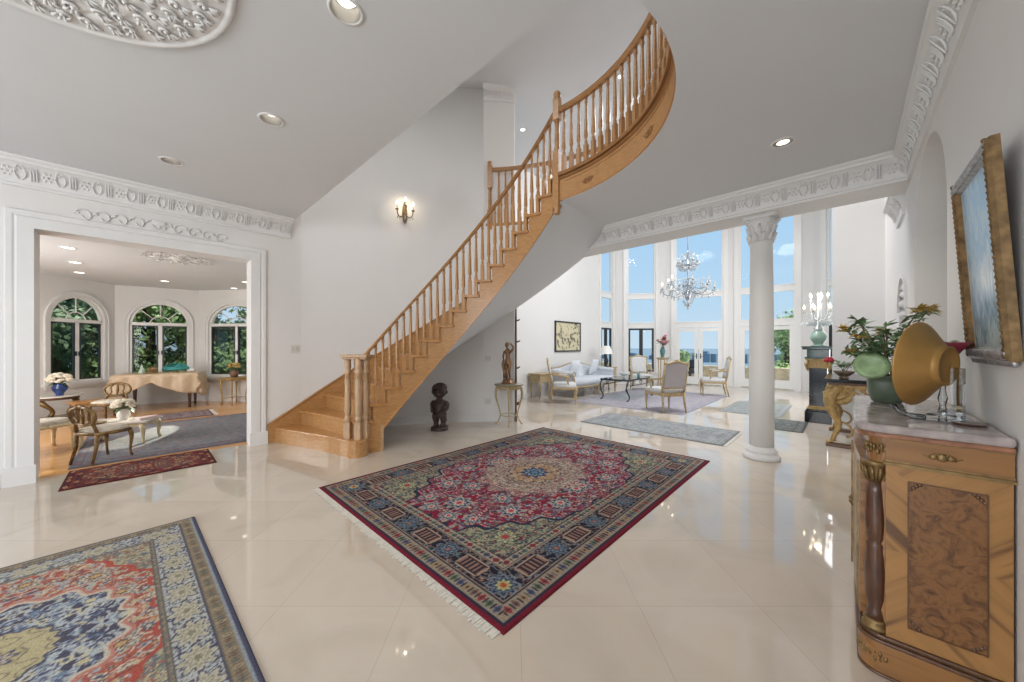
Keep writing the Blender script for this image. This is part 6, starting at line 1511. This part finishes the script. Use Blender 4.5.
m = MB(); m.lathe([(.06, 0), (.085, .05), (.09, .11), (.07, .15), (.08, .165), (0, .13)], n=18); m.build('vase_body', P('terracotta_brown', (.20, .11, .07), .5, var=.25), t); bouquet(t, .11, .25, 34, YELP, rnd, 30)
t = thing('stool', 'low plain orange wooden step stool at the right edge of the dining room opening', 'stool', (-8.75, 2.16, 0), radians(15))
m = MB(); m.box((0, 0, .24), (.36, .42, .03)); m.box((0, .0, .12), (.30, .02, .2)); m.build('top', OAK, t, bevel=.005)
for s in (-1, 1): m = MB(); m.box((0, s * .18, .113), (.32, .025, .226)); m.build('side_panel', OAK, t)

# ------------------------------------------------------------------ outside
b = MB(); b.prism([(-30, 13.72), (12, 13.72), (12, 17.3), (-30, 17.3)], -.16, -.06); b.prism([(-30, 11.2), (-6.4, 11.2), (-6.4, 13.72), (-30, 13.72)], -.16, -.06)
o = struct(b.build('floor', P('terrace_paving', (.55, .50, .43), .7, var=.1, scale=3)))
b = MB(); b.box((-6, 17.0, .18), (34, .35, .50)); b.box((-6, 17.0, .46), (34, .45, .07)); struct(b.build('wall_terrace', P('warm_stone', (.56, .46, .32), .8, var=.25, scale=5, bump=.3)))
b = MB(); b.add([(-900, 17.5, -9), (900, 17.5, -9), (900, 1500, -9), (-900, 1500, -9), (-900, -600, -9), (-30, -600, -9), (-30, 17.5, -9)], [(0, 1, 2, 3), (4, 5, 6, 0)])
o = b.build('valley', P('hazy_valley_land', (.16, .225, .275), .9, var=.08, scale=.02)); struct(o); o.name = 'ground'  # distance haze is put into the land colour
b = MB(); b.add([(-40, -14, -.12), (-12.2, -14, -.12), (-12.2, 9, -.12), (-40, 9, -.12)], [(0, 1, 2, 3)]); b.add([(-12.2, 2.6, -.12), (-6.4, 2.6, -.12), (-6.4, 9, -.12), (-12.2, 9, -.12)], [(0, 1, 2, 3)]); b.add([(-12.2, -14, -.12), (-6.4, -14, -.12), (-6.4, -2.9, -.12), (-12.2, -2.9, -.12)], [(0, 1, 2, 3)])
o = struct(b.build('ground', P('lawn', (.12, .19, .06), .9, var=.35, scale=2)))
b = MB()
for i in range(60):
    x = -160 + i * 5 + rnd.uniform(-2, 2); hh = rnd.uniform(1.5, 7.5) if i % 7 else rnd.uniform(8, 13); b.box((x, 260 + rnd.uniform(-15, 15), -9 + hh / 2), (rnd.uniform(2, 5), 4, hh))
o = b.build('skyline', P('hazy_buildings', (.19, .26, .32), .9, var=.06, scale=.2)); o['kind'] = 'stuff'; tag(o, 'hazy blue city skyline far beyond the terrace', 'skyline')  # buildings tinted blue-grey to imitate haze
LG = [P('tree_leaf_dark', (.17, .24, .13), .6, var=.5, scale=3), P('tree_leaf_mid', (.27, .37, .15), .6, var=.5, scale=3), P('tree_leaf_bright', (.38, .48, .20), .6, var=.45, scale=3)]
BARK = P('tree_bark', (.12, .09, .06), .9, var=.3, scale=10)
def tree(label, loc, h, r, mi, seed, nleaf=2600, L=.16, trunk=True, low=.15):
    rr = random.Random(seed); t = thing('tree', label, 'tree', loc); m = MB()
    m.tube([(0, 0, 0), (rr.uniform(-.1, .1), .05, h * .3), (rr.uniform(-.2, .2), 0, h * .6), (0, 0, h * .85)], [.14, .11, .08, .03], 8)
    blobs = []
    for i in range(16):
        a = rr.uniform(0, 2 * pi); z = rr.uniform(low, 1.0); q = r * rr.uniform(.2, .85) * (1 - .45 * z); blobs.append((Vector((q * cos(a), q * sin(a), h * z)), r * rr.uniform(.3, .5)))
        m.tube([(0, 0, h * z * .7), tuple(blobs[-1][0])], [.05, .015], 5)
    m.build('trunk', BARK, t); lf = MB()
    for k in range(nleaf):
        c, br = blobs[rr.randrange(len(blobs))]; d = Vector((rr.gauss(0, 1), rr.gauss(0, 1), rr.gauss(0, 1))).normalized(); p = c + d * br * rr.uniform(.55, 1.05)
        e = Vector((rr.uniform(-1, 1), rr.uniform(-1, 1), rr.uniform(-1, .3))); lf.leaf(p, e, d, L * rr.uniform(.7, 1.4), L * .32)
    lf.build('foliage', LG[mi], t); return t
tree('tall dark leafy tree filling the left arched window', (-15.3, -1.6, -.12), 5.2, 1.9, 0, 21, 8400, .17, low=.02); tree('dark evergreen seen at the left side of the left arched window', (-14.6, -3.2, -.12), 5.6, 1.7, 0, 22, 7200, .15, low=.02)
tree('mid green tree behind the left half of the middle arched window', (-16.6, .2, -.12), 5.8, 2.0, 1, 23, 8400, .17, low=.02); tree('mid green tree behind the right half of the middle arched window', (-15.6, 1.7, -.12), 5.4, 1.8, 1, 24, 8400, .16, low=.02)
tree('bright green tree behind the right arched window', (-15.6, 5.4, -.12), 5.6, 2.0, 1, 25, 9200, .17, low=.02); tree('tall tree standing between the middle and right arched windows', (-18.5, 4.0, -.12), 7.5, 2.6, 1, 26, 7600, .22, low=.02)
tree('tall dark tree far behind the left arched window', (-20.0, -2.5, -.12), 8.5, 3.0, 0, 27, 8000, .24, low=.02)
tree('bright green garden tree beyond the right-hand glass doors', (-2.1, 21.0, -4.6), 6.8, 2.0, 2, 28, 8400, .2, low=.3); tree('small green tree beyond the terrace wall, right of the column', (-.2, 19.6, -3.6), 5.4, 1.5, 2, 29, 3000, .17, low=.3)
tree('low bright bush behind the terrace wall at the middle glass doors', (-6.6, 19.4, -1.6), 2.5, 1.0, 2, 30, 1500, .13, low=.4)
ol = thing('outdoor_chair', 'dark wicker outdoor chair on the terrace beyond the middle glass doors', 'chair', (-4.6, 15.3, -.06), 2.6)
m = MB(); m.box((0, 0, .36), (.66, .62, .10)); m.build('seat', IRON, ol, bevel=.02); m = MB(); m.box((0, -.30, .60), (.66, .08, .5)); m.build('backrest', IRON, ol, bevel=.02)
for s in (-1, 1):
    m = MB(); m.box((s * .34, 0, .50), (.07, .6, .07)); m.build('armrest', IRON, ol, bevel=.015)
    for y in (-.27, .27): m = MB(); m.box((s * .31, y, .24), (.05, .05, .48)); m.build('leg', IRON, ol)
t = thing('lantern', 'black lantern standing on the terrace wall beyond the middle glass doors', 'lantern', (-5.95, 16.98, .4955)); m = MB(); m.lathe([(.12, 0), (.12, .03), (.04, .06), (.03, .2), (.09, .28), (.13, .30)], n=12); m.build('foot', IRON, t)
m = MB(); m.lathe([(.10, .30), (.14, .62)], n=8, caps=False); m.build('lamp_glass', TEALM, t); m = MB(); m.lathe([(.18, .62), (.12, .72), (.04, .78), (.03, .84), (0, .88)], n=12); m.build('cap', IRON, t)
